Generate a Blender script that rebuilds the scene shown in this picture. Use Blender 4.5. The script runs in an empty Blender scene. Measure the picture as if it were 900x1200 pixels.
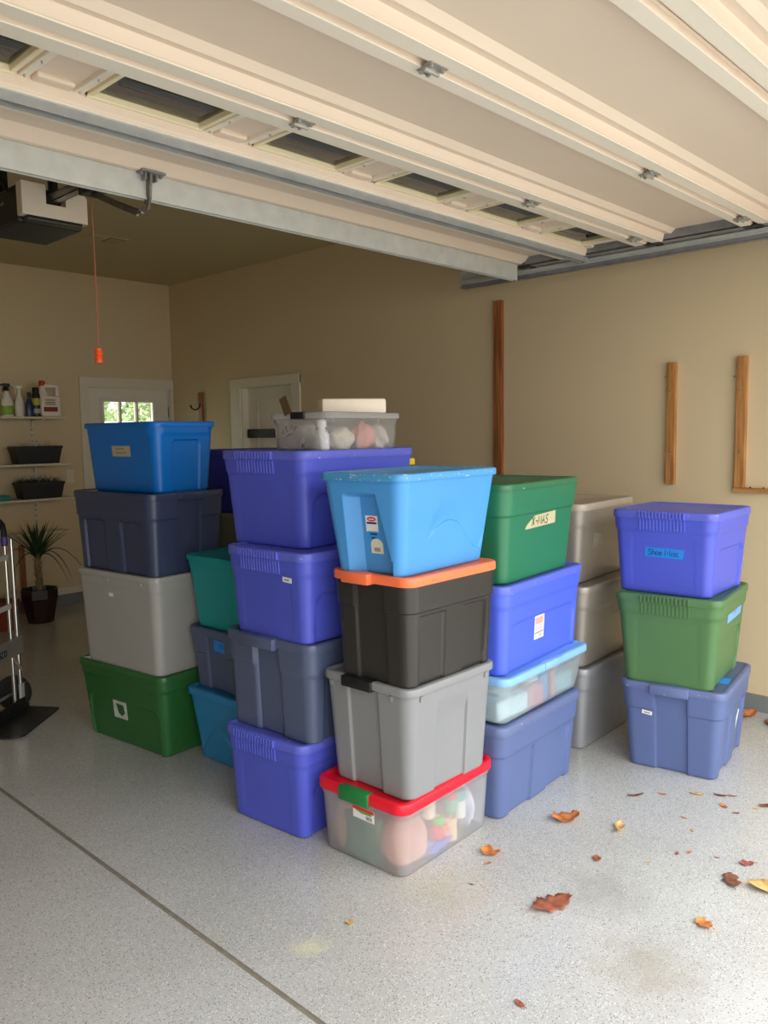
import bpy, bmesh, math, random
from mathutils import Vector, Matrix
import numpy as np

S = bpy.context.scene
C = S.collection
rnd = random.Random(7)

# ------------------------------------------------------------------ camera, world, light, exposure
EYE = 1.575
CAM_PITCH, CAM_ROLL, CAM_YAW, CAM_F = 5.507, 0.8256, 46.273, 951.0   # degrees, focal length in pixels of a 1200 px tall frame
cp, cr, cw = (math.radians(a) for a in (CAM_PITCH, CAM_ROLL, CAM_YAW))
fwd = Vector((math.sin(cw) * math.cos(cp), math.cos(cw) * math.cos(cp), -math.sin(cp)))
rgt = Vector((math.cos(cw), -math.sin(cw), 0))
dwn = fwd.cross(rgt)
r2 = rgt * math.cos(cr) + dwn * math.sin(cr)
d2 = dwn * math.cos(cr) - rgt * math.sin(cr)
cam_data = bpy.data.cameras.new('camera')
cam = bpy.data.objects.new('camera', cam_data)
C.objects.link(cam)
cam.matrix_world = Matrix(((r2.x, -d2.x, -fwd.x, 0), (r2.y, -d2.y, -fwd.y, 0), (r2.z, -d2.z, -fwd.z, EYE), (0, 0, 0, 1)))
cam_data.sensor_fit = 'AUTO'
cam_data.sensor_width = 36
cam_data.lens = CAM_F / 1200 * 36
cam_data.clip_start = 0.02
S.camera = cam

world = bpy.data.worlds.new('overcast_sky')
S.world = world
world.use_nodes = True
bg = world.node_tree.nodes['Background']
wn = world.node_tree                                      # plain overcast sky: three times as bright overhead as at the horizon
wtc = wn.nodes.new('ShaderNodeTexCoord')
wsp = wn.nodes.new('ShaderNodeSeparateXYZ')
wmr = wn.nodes.new('ShaderNodeMapRange')
wmr.inputs['To Min'].default_value = .68
wmr.inputs['To Max'].default_value = 1.5
wn.links.new(wtc.outputs['Generated'], wsp.inputs[0])
wn.links.new(wsp.outputs['Z'], wmr.inputs['Value'])
wn.links.new(wmr.outputs[0], bg.inputs['Strength'])
bg.inputs['Color'].default_value = (1.0, 1.0, .99, 1)

sky = bpy.data.lights.new('sky_portal', 'AREA')          # sampling portal across the open garage doorway
sky.shape = 'RECTANGLE'
sky.size, sky.size_y = 4.88, 2.5
sky.cycles.is_portal = True
so = bpy.data.objects.new('sky_portal', sky)
C.objects.link(so)
so.location = (1.74, 0.12, 1.24)
so.rotation_euler = (math.radians(90), 0, 0)             # faces into the garage (+Y)

S.view_settings.view_transform = 'Standard'
S.view_settings.look = 'None'
S.view_settings.gamma = 1
S.view_settings.use_curve_mapping = False
S.view_settings.exposure = 2.24
S.cycles.max_bounces = 10
S.cycles.diffuse_bounces = 8
S.cycles.transparent_max_bounces = 16
S.cycles.sample_clamp_indirect = 6
S.cycles.use_denoising = True

# ------------------------------------------------------------------ materials
def lin(h):
    if not isinstance(h, str):
        return tuple(h)
    h = h.lstrip('#')
    out = []
    for i in (0, 2, 4):
        c = int(h[i:i + 2], 16) / 255
        out.append(c / 12.92 if c <= .04045 else ((c + .055) / 1.055) ** 2.4)
    return tuple(out)

MATS = {}
def mat(name, col, rough=.5, metal=0., var=.06, scale=6., bump=0., bscale=200., spec=.5, col2=None, stretch=None):
    if name in MATS:
        return MATS[name]
    m = bpy.data.materials.new(name)
    m.use_nodes = True
    nt = m.node_tree
    b = nt.nodes['Principled BSDF']
    c = lin(col)
    b.inputs['Roughness'].default_value = rough
    b.inputs['Metallic'].default_value = metal
    b.inputs['Specular IOR Level'].default_value = spec
    tc = nt.nodes.new('ShaderNodeTexCoord')
    src = tc.outputs['Object']
    if stretch:
        mp = nt.nodes.new('ShaderNodeMapping')
        mp.inputs['Scale'].default_value = stretch
        nt.links.new(src, mp.inputs['Vector'])
        src = mp.outputs['Vector']
    nz = nt.nodes.new('ShaderNodeTexNoise')
    nz.inputs['Scale'].default_value = scale
    nz.inputs['Detail'].default_value = 5
    nt.links.new(src, nz.inputs['Vector'])
    rp = nt.nodes.new('ShaderNodeValToRGB')
    lo = tuple(x * (1 - var) for x in c) if col2 is None else lin(col2)
    hi = tuple(min(1, x * (1 + var)) for x in c)
    rp.color_ramp.elements[0].color = (*lo, 1)
    rp.color_ramp.elements[1].color = (*hi, 1)
    rp.color_ramp.elements[0].position = .3
    rp.color_ramp.elements[1].position = .7
    nt.links.new(nz.outputs['Fac'], rp.inputs['Fac'])
    nt.links.new(rp.outputs['Color'], b.inputs['Base Color'])
    if bump:
        n2 = nt.nodes.new('ShaderNodeTexNoise')
        n2.inputs['Scale'].default_value = bscale
        nt.links.new(src, n2.inputs['Vector'])
        bp = nt.nodes.new('ShaderNodeBump')
        bp.inputs['Strength'].default_value = bump
        bp.inputs['Distance'].default_value = .002
        nt.links.new(n2.outputs['Fac'], bp.inputs['Height'])
        nt.links.new(bp.outputs['Normal'], b.inputs['Normal'])
    MATS[name] = m
    return m

def plastic(name, col, rough=.42, scuff=.0):
    """Moulded tote plastic: fine grain, slight colour drift, optional pale scuffs."""
    if name in MATS:
        return MATS[name]
    m = mat(name, col, rough, var=.04, scale=3, bump=.12, bscale=500)
    if scuff:
        nt = m.node_tree
        b = nt.nodes['Principled BSDF']
        old = b.inputs['Base Color'].links[0].from_socket
        tc = nt.nodes.new('ShaderNodeTexCoord')
        mp = nt.nodes.new('ShaderNodeMapping')
        mp.inputs['Scale'].default_value = (40, 40, 90)
        nt.links.new(tc.outputs['Object'], mp.inputs['Vector'])
        n = nt.nodes.new('ShaderNodeTexNoise')
        n.inputs['Scale'].default_value = 1.3
        n.inputs['Detail'].default_value = 8
        nt.links.new(mp.outputs['Vector'], n.inputs['Vector'])
        r = nt.nodes.new('ShaderNodeValToRGB')
        r.color_ramp.elements[0].position = .70 - scuff * .1
        r.color_ramp.elements[1].position = .74 - scuff * .1
        r.color_ramp.elements[0].color = (0, 0, 0, 1)
        r.color_ramp.elements[1].color = (.45, .45, .45, 1)
        nt.links.new(n.outputs['Fac'], r.inputs['Fac'])
        mx = nt.nodes.new('ShaderNodeMixRGB')
        mx.inputs['Color2'].default_value = (.75, .78, .8, 1)
        nt.links.new(r.outputs['Color'], mx.inputs['Fac'])
        nt.links.new(old, mx.inputs['Color1'])
        nt.links.new(mx.outputs['Color'], b.inputs['Base Color'])
    return m

def clear_plastic(name, tint=(.93, .94, .95), milk=.4):
    if name in MATS:
        return MATS[name]
    m = bpy.data.materials.new(name)
    m.use_nodes = True
    nt = m.node_tree
    for n in list(nt.nodes):
        if n.type != 'OUTPUT_MATERIAL':
            nt.nodes.remove(n)
    out = nt.nodes['Material Output']
    tr = nt.nodes.new('ShaderNodeBsdfTransparent')
    tr.inputs['Color'].default_value = (*[min(1, t * 1.03) for t in tint], 1)
    df = nt.nodes.new('ShaderNodeBsdfDiffuse')
    df.inputs['Color'].default_value = (*tint, 1)
    tl = nt.nodes.new('ShaderNodeBsdfTranslucent')
    tl.inputs['Color'].default_value = (*tint, 1)
    gl = nt.nodes.new('ShaderNodeBsdfGlossy')
    gl.inputs['Roughness'].default_value = .25
    tc = nt.nodes.new('ShaderNodeTexCoord')
    nz = nt.nodes.new('ShaderNodeTexNoise')
    nz.inputs['Scale'].default_value = 9
    nt.links.new(tc.outputs['Object'], nz.inputs['Vector'])
    mr = nt.nodes.new('ShaderNodeMapRange')
    mr.inputs['To Min'].default_value = milk - .05
    mr.inputs['To Max'].default_value = milk + .05
    nt.links.new(nz.outputs['Fac'], mr.inputs['Value'])
    m1 = nt.nodes.new('ShaderNodeMixShader')
    m1.inputs['Fac'].default_value = .5
    nt.links.new(df.outputs[0], m1.inputs[1]); nt.links.new(tl.outputs[0], m1.inputs[2])
    m2 = nt.nodes.new('ShaderNodeMixShader')
    nt.links.new(mr.outputs[0], m2.inputs['Fac'])
    nt.links.new(tr.outputs[0], m2.inputs[1]); nt.links.new(m1.outputs[0], m2.inputs[2])
    m3 = nt.nodes.new('ShaderNodeMixShader')
    fr = nt.nodes.new('ShaderNodeFresnel'); fr.inputs['IOR'].default_value = 1.3
    nt.links.new(fr.outputs[0], m3.inputs['Fac'])
    nt.links.new(m2.outputs[0], m3.inputs[1]); nt.links.new(gl.outputs[0], m3.inputs[2])
    nt.links.new(m3.outputs[0], out.inputs['Surface'])
    MATS[name] = m
    return m

def glass_pane(name='window_glass', tint=(.86, .9, .87)):
    if name in MATS:
        return MATS[name]
    m = bpy.data.materials.new(name)
    m.use_nodes = True
    nt = m.node_tree
    nt.nodes.remove(nt.nodes['Principled BSDF'])
    tr = nt.nodes.new('ShaderNodeBsdfTransparent'); tr.inputs['Color'].default_value = (*tint, 1)
    gl = nt.nodes.new('ShaderNodeBsdfGlossy'); gl.inputs['Roughness'].default_value = .03
    fr = nt.nodes.new('ShaderNodeFresnel'); fr.inputs['IOR'].default_value = 1.45
    mx = nt.nodes.new('ShaderNodeMixShader')
    nt.links.new(fr.outputs[0], mx.inputs['Fac'])
    nt.links.new(tr.outputs[0], mx.inputs[1]); nt.links.new(gl.outputs[0], mx.inputs[2])
    nt.links.new(mx.outputs[0], nt.nodes['Material Output'].inputs['Surface'])
    MATS[name] = m
    return m

M_WALL = mat('beige_wall_paint', '#d8c5a0', .75, var=.02, scale=1.2, bump=.08, bscale=120)
M_CEIL = mat('ceiling_paint', '#bfb08a', .85, var=.02, scale=1.2, bump=.1, bscale=90)
M_TRIM = mat('cream_trim_paint', '#e2dac6', .45, var=.02)
M_CURB = mat('grey_curb_paint', '#7b807e', .7, var=.08, scale=5, bump=.2)
M_DOORP = mat('door_panel_paint', '#eee6d6', .42, var=.02, scale=2)
M_DOORSK = mat('door_skin_paint', '#e4d3c0', .5, var=.025, scale=1.5, bump=.05)
M_GALV = mat('galvanised_steel', '#c6c8c2', .5, metal=.25, var=.08, scale=14)
M_GALVD = mat('dull_steel', '#86888a', .45, metal=.4, var=.15, scale=14)
M_BLACK = mat('black_plastic', '#17181a', .45)
M_STEELD = mat('dark_steel', '#34322e', .5, metal=.5)
M_CHROME = mat('polished_aluminium', '#d4d2cd', .22, metal=.95, var=.05)
M_WOOD = mat('pine_strip', '#c08d54', .55, var=.2, scale=3, stretch=(14, 14, 1.2), col2='#99642f')
M_WOODR = mat('reddish_strip', '#a5683a', .55, var=.2, scale=3, stretch=(14, 14, 1.2), col2='#7a4420')
M_WOODH = mat('pine_strip_lying', '#b48652', .55, var=.2, scale=3, stretch=(14, 1.2, 14), col2='#8d5f33')
M_SHELF = mat('white_shelf', '#d9d0b8', .5)
M_WHITE = mat('white_paper', '#e8e8e6', .6, var=.02)
M_INK = mat('dark_ink', '#1b1b22', .6)
M_SCREW = mat('screw_steel', '#c9c7c0', .3, metal=.8)

def floor_material():
    m = bpy.data.materials.new('epoxy_flake_floor')
    m.use_nodes = True
    nt = m.node_tree
    b = nt.nodes['Principled BSDF']
    tc = nt.nodes.new('ShaderNodeTexCoord')
    def noise(scale, detail=4):
        n = nt.nodes.new('ShaderNodeTexNoise')
        n.inputs['Scale'].default_value = scale
        n.inputs['Detail'].default_value = detail
        nt.links.new(tc.outputs['Object'], n.inputs['Vector'])
        return n.outputs['Fac']
    def ramp(src, stops):
        r = nt.nodes.new('ShaderNodeValToRGB')
        el = r.color_ramp.elements
        while len(el) < len(stops):
            el.new(.5)
        for e, (p, c) in zip(el, stops):
            e.position = p
            e.color = (*lin(c), 1)
        nt.links.new(src, r.inputs['Fac'])
        return r
    base = ramp(noise(1.6), [(.3, '#adaeab'), (.7, '#bbbcba')]).outputs['Color']
    def flakes(scale, lo, col, base, off):
        mp = nt.nodes.new('ShaderNodeMapping')
        mp.inputs['Location'].default_value = (off, off * .7, 0)
        nt.links.new(tc.outputs['Object'], mp.inputs['Vector'])
        v = nt.nodes.new('ShaderNodeTexVoronoi')
        v.inputs['Scale'].default_value = scale
        nt.links.new(mp.outputs['Vector'], v.inputs['Vector'])
        sep = nt.nodes.new('ShaderNodeSeparateColor')
        nt.links.new(v.outputs['Color'], sep.inputs['Color'])
        g = nt.nodes.new('ShaderNodeMath'); g.operation = 'GREATER_THAN'
        g.inputs[1].default_value = lo
        nt.links.new(sep.outputs[0], g.inputs[0])
        l = nt.nodes.new('ShaderNodeMath'); l.operation = 'LESS_THAN'
        l.inputs[1].default_value = .42
        nt.links.new(v.outputs['Distance'], l.inputs[0])
        f = nt.nodes.new('ShaderNodeMath'); f.operation = 'MULTIPLY'
        nt.links.new(g.outputs[0], f.inputs[0]); nt.links.new(l.outputs[0], f.inputs[1])
        mx = nt.nodes.new('ShaderNodeMixRGB')
        mx.inputs['Color2'].default_value = (*lin(col), 1)
        nt.links.new(f.outputs[0], mx.inputs['Fac'])
        nt.links.new(base, mx.inputs['Color1'])
        return mx.outputs['Color']
    base = flakes(230, .80, '#d9dad7', base, 0)
    base = flakes(250, .91, '#666764', base, 3.1)
    base = flakes(150, .93, '#9a9c99', base, 7.7)
    base = flakes(200, .965, '#8a7c6c', base, 5.2)
    # worn, yellowish stains with shapes of their own
    def stain(x, y, r, col, amt, base, ns=9):
        mp = nt.nodes.new('ShaderNodeMapping')
        mp.inputs['Location'].default_value = (-x, -y, 0)
        nt.links.new(tc.outputs['Object'], mp.inputs['Vector'])
        ln = nt.nodes.new('ShaderNodeVectorMath'); ln.operation = 'LENGTH'
        nt.links.new(mp.outputs['Vector'], ln.inputs[0])
        ad = nt.nodes.new('ShaderNodeMath'); ad.operation = 'MULTIPLY_ADD'
        ad.inputs[1].default_value = r * 1.8
        nt.links.new(noise(ns, 6), ad.inputs[0]); nt.links.new(ln.outputs['Value'], ad.inputs[2])
        mr = nt.nodes.new('ShaderNodeMapRange')
        mr.inputs['From Min'].default_value = r * 2.1; mr.inputs['From Max'].default_value = r * 1.1
        mr.inputs['To Max'].default_value = amt
        nt.links.new(ad.outputs[0], mr.inputs['Value'])
        mx = nt.nodes.new('ShaderNodeMixRGB')
        mx.inputs['Color2'].default_value = (*lin(col), 1)
        nt.links.new(mr.outputs[0], mx.inputs['Fac']); nt.links.new(base, mx.inputs['Color1'])
        return mx.outputs['Color']
    base = stain(2.15, .98, .17, '#99917c', .5, base, 12)
    base = stain(1.54, 1.82, .055, '#dcdcae', .45, base, 25)
    base = stain(2.42, 1.30, .16, '#8f8f8a', .4, base, 14)
    base = stain(2.05, 1.72, .16, '#b0a98f', .35, base, 12)
    nt.links.new(base, b.inputs['Base Color'])
    rr = ramp(noise(5), [(.3, '#6a6a6a'), (.7, '#808080')])
    nt.links.new(rr.outputs['Color'], b.inputs['Roughness'])
    bp = nt.nodes.new('ShaderNodeBump')
    bp.inputs['Strength'].default_value = .15; bp.inputs['Distance'].default_value = .002
    nt.links.new(noise(140, 2), bp.inputs['Height'])
    nt.links.new(bp.outputs['Normal'], b.inputs['Normal'])
    return m
M_FLOOR = floor_material()

# ------------------------------------------------------------------ helpers
class MB:
    """Collects shapes, then links them as ONE mesh object."""
    def __init__(self):
        self.v, self.f = [], []
    def add(self, vs, fs):
        o = len(self.v)
        self.v += [tuple(p) for p in vs]
        self.f += [tuple(i + o for i in f) for f in fs]
        return self
    def box(self, x0, y0, z0, x1, y1, z1, bev=0., M=None):
        if bev <= 0:
            vs = [(x, y, z) for x in (x0, x1) for y in (y0, y1) for z in (z0, z1)]
            fs = [(0, 1, 3, 2), (4, 6, 7, 5), (0, 4, 5, 1), (2, 3, 7, 6), (0, 2, 6, 4), (1, 5, 7, 3)]
        else:
            bm = bmesh.new()
            bmesh.ops.create_cube(bm, size=1, matrix=Matrix.Translation(((x0 + x1) / 2, (y0 + y1) / 2, (z0 + z1) / 2)) @ Matrix.Diagonal((x1 - x0, y1 - y0, z1 - z0, 1)))
            bmesh.ops.bevel(bm, geom=bm.edges[:] + bm.verts[:], offset=bev, segments=2, affect='EDGES', profile=.5)
            bm.verts.index_update()
            vs = [v.co[:] for v in bm.verts]
            fs = [[v.index for v in f.verts] for f in bm.faces]
            bm.free()
        if M is not None:
            vs = [(M @ Vector(p))[:] for p in vs]
        return self.add(vs, fs)
    def tube(self, pts, r, n=10, closed=False):
        pts = [Vector(p) for p in pts]
        rs = r if isinstance(r, (list, tuple)) else [r] * len(pts)
        rings, k = [], len(pts)
        up = None
        for i, p in enumerate(pts):
            a = pts[(i - 1) % k] if (i or closed) else p
            b = pts[(i + 1) % k] if (i < k - 1 or closed) else p
            t = (b - a).normalized()
            if up is None:
                up = Vector((0, 0, 1)) if abs(t.z) < .9 else Vector((1, 0, 0))
            s = t.cross(up).normalized()
            up = s.cross(t).normalized()
            rings.append([(p + rs[i] * (math.cos(2 * math.pi * j / n) * s + math.sin(2 * math.pi * j / n) * up))[:] for j in range(n)])
        vs = [q for ring in rings for q in ring]
        fs = []
        for i in range(k if closed else k - 1):
            for j in range(n):
                a, b = i * n + j, i * n + (j + 1) % n
                c, d = ((i + 1) % k) * n + (j + 1) % n, ((i + 1) % k) * n + j
                fs.append((a, b, c, d))
        if not closed:
            fs.append(tuple(range(n - 1, -1, -1)))
            fs.append(tuple((k - 1) * n + j for j in range(n)))
        return self.add(vs, fs)
    def lathe(self, prof, n=24, c=(0, 0, 0), sx=1., sy=1., M=None):
        vs, fs = [], []
        for r, z in prof:
            for j in range(n):
                a = 2 * math.pi * j / n
                vs.append((c[0] + r * sx * math.cos(a), c[1] + r * sy * math.sin(a), c[2] + z))
        for i in range(len(prof) - 1):
            for j in range(n):
                fs.append((i * n + j, i * n + (j + 1) % n, (i + 1) * n + (j + 1) % n, (i + 1) * n + j))
        fs.append(tuple(range(n - 1, -1, -1)))
        fs.append(tuple((len(prof) - 1) * n + j for j in range(n)))
        if M is not None:
            vs = [(M @ Vector(p))[:] for p in vs]
        return self.add(vs, fs)
    def prism(self, poly, z0, z1, M=None):
        n = len(poly)
        vs = [(x, y, z0) for x, y in poly] + [(x, y, z1) for x, y in poly]
        fs = [tuple(range(n - 1, -1, -1)), tuple(range(n, 2 * n))] + [(i, (i + 1) % n, n + (i + 1) % n, n + i) for i in range(n)]
        if M is not None:
            vs = [(M @ Vector(p))[:] for p in vs]
        return self.add(vs, fs)
    def build(self, name, material, parent=None, smooth=False, loc=None, rot=None):
        me = bpy.data.meshes.new(name)
        me.from_pydata(self.v, [], self.f)
        me.update()
        bm = bmesh.new(); bm.from_mesh(me)
        bmesh.ops.recalc_face_normals(bm, faces=bm.faces[:])
        bm.to_mesh(me); bm.free()
        if smooth:
            me.polygons.foreach_set('use_smooth', [True] * len(me.polygons))
            try:
                me.set_sharp_from_angle(angle=math.radians(smooth if smooth is not True else 40))
            except Exception:
                pass
        for mm in (material if isinstance(material, (list, tuple)) else [material]):
            me.materials.append(mm)
        o = bpy.data.objects.new(name, me)
        C.objects.link(o)
        if parent is not None:
            o.parent = parent
        if loc is not None:
            o.location = loc
        if rot is not None:
            o.rotation_euler = rot
        return o

def tag(o, label=None, cat=None, group=None, kind=None):
    if label: o['label'] = label
    if cat: o['category'] = cat
    if group: o['group'] = group
    if kind: o['kind'] = kind
    return o

def thing(name, label, cat, loc=(0, 0, 0), rz=0., group=None):
    o = bpy.data.objects.new(name, None)
    o.empty_display_size = .05
    C.objects.link(o)
    o.location = loc
    o.rotation_euler = (0, 0, rz)
    return tag(o, label, cat, group)

def struct(mb, name, m, parent=None, smooth=False, label=None):
    o = mb.build(name, m, parent, smooth)
    if parent is None:
        o['kind'] = 'structure'
    return o

def copy_part(o, parent, loc=None):
    c = o.copy()
    C.objects.link(c)
    c.parent = parent
    if loc is not None:
        c.location = loc
    return c

def ribbon(mb, pts, w, M, z=0.):
    """A pen stroke: a flat ribbon along 2-D points, mapped by M (x right, y up, z out of the surface)."""
    pts = [Vector((p[0], p[1])) for p in pts]
    L = []
    for i, p in enumerate(pts):
        a, b = pts[max(0, i - 1)], pts[min(len(pts) - 1, i + 1)]
        t = b - a
        t = t.normalized() if t.length > 1e-9 else Vector((1, 0))
        nn = Vector((-t.y, t.x)) * w / 2
        L += [M @ Vector((p.x + nn.x, p.y + nn.y, z)), M @ Vector((p.x - nn.x, p.y - nn.y, z))]
    mb.add([q[:] for q in L], [(2 * i, 2 * i + 1, 2 * i + 3, 2 * i + 2) for i in range(len(pts) - 1)])

GLYPH = {
 'X': [[(0, 0), (.6, 1)], [(0, 1), (.6, 0)]], '-': [[(.1, .45), (.5, .45)]],
 'M': [[(0, 0), (.08, 1), (.40, .28), (.74, 1), (.82, 0)]], 'A': [[(0, 0), (.33, 1), (.66, 0)], [(.12, .38), (.54, .38)]],
 'S': [[(.58, .85), (.42, 1), (.15, .95), (.05, .75), (.2, .56), (.45, .46), (.58, .25), (.45, .03), (.18, 0), (0, .15)]],
 'h': [[(.05, 1), (.05, 0)], [(.05, .45), (.25, .6), (.42, .5), (.45, 0)]],
 'o': [[(.25, .6), (.05, .45), (.05, .15), (.25, 0), (.45, .15), (.45, .45), (.25, .6)]],
 'e': [[(.05, .32), (.45, .34), (.4, .55), (.22, .6), (.05, .42), (.06, .15), (.25, 0), (.45, .1)]],
 'i': [[(.1, .6), (.1, 0)], [(.1, .78), (.12, .84)]],
 's': [[(.4, .5), (.22, .6), (.06, .48), (.22, .33), (.4, .2), (.25, 0), (.03, .1)]],
 'c': [[(.42, .5), (.22, .6), (.05, .42), (.05, .15), (.22, 0), (.44, .1)]],
 'V': [[(0, 1), (.32, 0), (.64, 1)]], 'E': [[(.5, 1), (0, 1), (0, 0), (.5, 0)], [(0, .52), (.42, .52)]],
 'N': [[(0, 0), (0, 1), (.6, 0), (.6, 1)]], 'Z': [[(0, 1), (.6, 1), (0, 0), (.6, 0)]], 'I': [[(.1, 0), (.1, 1)]],
 'C': [[(.6, .82), (.42, 1), (.18, .95), (0, .6), (.02, .25), (.2, .02), (.44, 0), (.62, .18)]],
 'O': [[(.33, 1), (.08, .85), (0, .5), (.08, .15), (.33, 0), (.58, .15), (.66, .5), (.58, .85), (.33, 1)]],
}
ADV = {'I': .3, 'i': .28, ' ': .4, 'M': 1.02, '-': .65}
def write(mb, text, h, w, M, x0=0., y0=0., gap=.2, slant=0., z=.0006):
    x = x0
    for ch in text:
        for st in GLYPH.get(ch, []):
            ribbon(mb, [(x + (p[0] + slant * p[1]) * h, y0 + p[1] * h) for p in st], w, M, z)
        adv = ADV.get(ch) or (max((p[0] for st in GLYPH.get(ch, []) for p in st), default=.3) + gap)
        x += adv * h
    return x

# ------------------------------------------------------------------ room shell
XL, XR, YF, YB, ZC = -1.15, 4.626, 0.10, 7.423, 3.11
JX = 1.344
mb = MB()
mb.box(JX + .009, YF - .4, -.12, XR + .15, YB + .15, 0)
mb.box(JX - .02, YF - .4, -.12, JX + .02, YB + .15, -.014)
floor = struct(mb, 'floor', M_FLOOR)
MB().box(XL - .15, YF - .4, -.12, JX - .009, YB + .15, 0).build('slab', M_FLOOR, floor)
M_JOINT = mat('joint_filler', '#7d786a', .85, var=.2, scale=20, bump=.4)
MB().box(JX - .0092, YF - .4, -.013, JX + .0092, YB + .15, -.003).build('joint_filler', M_JOINT, floor)
struct(MB().box(XL - .15, YF - .15, ZC, XR + .15, YB + .15, ZC + .1), 'ceiling', M_CEIL)
struct(MB().box(XL - .15, YF, 0, XL, YB + .15, ZC), 'wall_left', mat('left_wall_darkened', '#a8977a', .8, var=.05, scale=1.5))  # unseen wall, its colour darkened to bounce less light onto the totes
# right wall with the doorway to the house
D2A, D2B, D2T = 5.50, 6.26, 2.03
mb = MB()
mb.box(XR, YF, .094, XR + .15, D2A, ZC)
mb.box(XR, D2A, D2T, XR + .15, D2B, ZC)
mb.box(XR, D2B, .094, XR + .15, YB + .15, ZC)
struct(mb, 'wall_right', M_WALL)
# back wall with the yard door opening
BDA, BDB, BDT = 3.69, 4.604, 2.072
BDL0, BDL1 = 3.71, 4.584
mb = MB()
mb.box(XL, YB, .11, BDA, YB + .15, ZC)
mb.box(BDA, YB, BDT, BDB, YB + .15, ZC)
mb.box(BDB, YB, .11, XR, YB + .15, ZC)
struct(mb, 'wall_back', M_WALL)
# front wall around the big opening
OX0, OX1, OZ = -.70, 4.18, 2.46
mb = MB()
mb.box(XL, YF - .12, 0, OX0, YF, ZC)
mb.box(OX1, YF - .12, 0, XR + .15, YF, ZC)
mb.box(OX0, YF - .12, OZ, OX1, YF, ZC)
struct(mb, 'wall_front', M_WALL)
# painted concrete curbs and the cream board over the back one
struct(MB().box(XR - .012, YF, 0, XR + .15, D2A, .094).box(XR - .012, D2B, 0, XR + .15, YB, .094), 'baseboard_right', M_CURB)
bb = struct(MB().box(XL, YB - .012, 0, BDA, YB + .15, .11).box(BDB, YB - .012, 0, XR - .012, YB + .15, .11), 'baseboard_back', M_CURB)
MB().box(XL, YB - .016, .11, BDA - .085, YB, .175, .003).build('trim_board', M_TRIM, bb)
struct(MB().box(XL, YF, 0, XL + .012, YB, .094), 'baseboard_left', M_CURB)

# yard door in the back wall
M_DOORW = mat('white_door_paint', '#e6e0d2', .4, var=.015)
dr = MB()
LX0, LX1, LZ0, LZ1 = 3.865, 4.41, 1.05, 1.929
yd0, yd1 = YB + .03, YB + .075
dr.box(BDL0, yd0, .02, LX0, yd1, 2.05)
dr.box(LX1, yd0, .02, BDL1, yd1, 2.05)
dr.box(LX0, yd0, LZ1, LX1, yd1, 2.05)
dr.box(LX0, yd0, .02, LX1, yd1, LZ0)
door1 = struct(dr, 'door_1', M_DOORW)
mb = MB()
for a, b_ in (((LX0 - .03, LX0 + .006)), ((LX1 - .006, LX1 + .03))):
    mb.box(a, yd0 - .012, LZ0 - .03, b_, yd0 + .01, LZ1 + .03, .003)
mb.box(LX0, yd0 - .012, LZ1 - .006, LX1, yd0 + .01, LZ1 + .03, .003)
mb.box(LX0, yd0 - .012, LZ0 - .03, LX1, yd0 + .01, LZ0 + .006, .003)
mb.build('lite_frame', M_DOORW, door1)
gx = [LX0 + (LX1 - LX0) * i / 3 for i in range(4)]
gz = [LZ0 + (LZ1 - LZ0) * i / 3 for i in range(4)]
bar = MB()
for x in gx[1:3]:
    bar.box(x - .011, yd0 - .004, LZ0, x + .011, yd1, LZ1)
for z in gz[1:3]:
    bar.box(LX0, yd0 - .003, z - .011, LX1, yd1 - .001, z + .011)
bar.build('glazing_bar', M_DOORW, door1)
for i in range(3):
    for j in range(3):
        MB().box(gx[i] + .008, yd0 + .02, gz[j] + .008, gx[i + 1] - .008, yd0 + .026, gz[j + 1] - .008).build('pane', glass_pane(), door1)
MB().lathe([(.0, 0), (.028, .0), (.03, .02), (.022, .045), (.0, .05)], 16, M=Matrix.Translation((BDL0 + .07, yd0, .95)) @ Matrix.Rotation(math.radians(90), 4, 'X')).build('door_knob', M_CHROME, door1, True)
for z in (.25, 1.05, 1.83):
    MB().tube([(BDL1 + .004, yd0 - .004, z - .05), (BDL1 + .004, yd0 - .004, z + .05)], .008, 8).build('hinge', M_STEELD, door1)
mb = MB()
mb.box(BDA - .075, YB - .018, .11, BDA + .012, YB, 2.15, .004)
mb.box(BDB - .012, YB - .018, .11, XR - .002, YB, 2.15, .004)
mb.box(BDA - .075, YB - .020, BDT - .012, XR - .002, YB, 2.155, .004)
mb.box(BDA, YB, .0, BDL0, YB + .15, BDT)
mb.box(BDL1, YB, .0, BDB, YB + .15, BDT)
mb.box(BDL0, YB, 2.05, BDL1, YB + .15, BDT)
mb.box(BDL0, YB, -.02, BDL1, YB + .15, .022)
struct(mb, 'trim_1', M_TRIM)
# house door in the right wall
xd = XR + .07
pz0, pz1, py0, py1 = 1.15, 1.90, 5.66, 6.10
mb = MB()
mb.box(xd, D2A + .02, .12, xd + .045, py0, 2.015)
mb.box(xd, py1, .12, xd + .045, D2B - .02, 2.015)
mb.box(xd, py0, pz1, xd + .045, py1, 2.015)
mb.box(xd, py0, .12, xd + .045, py1, pz0)
door2 = struct(mb, 'door_2', M_DOORW)
MB().box(xd + .012, py0, pz0, xd + .03, py1, pz1).build('upper_panel', M_DOORW, door2)
MB().box(xd - .03, D2A + .03, 1.555, xd, D2B - .03, 1.635, .006).build('push_bar', M_STEELD, door2)
MB().lathe([(0, 0), (.028, 0), (.03, .02), (.02, .045), (0, .05)], 16, M=Matrix.Translation((xd, D2B - .09, 1.0)) @ Matrix.Rotation(math.radians(-90), 4, 'Y')).build('door_knob', M_CHROME, door2, True)
MB().box(xd - .002, D2B - .185, 1.82, xd + .004, D2B - .165, 1.84, .002).build('pale_dot', M_SCREW, door2)  # small pale steel square near the panel's upper corner
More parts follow.
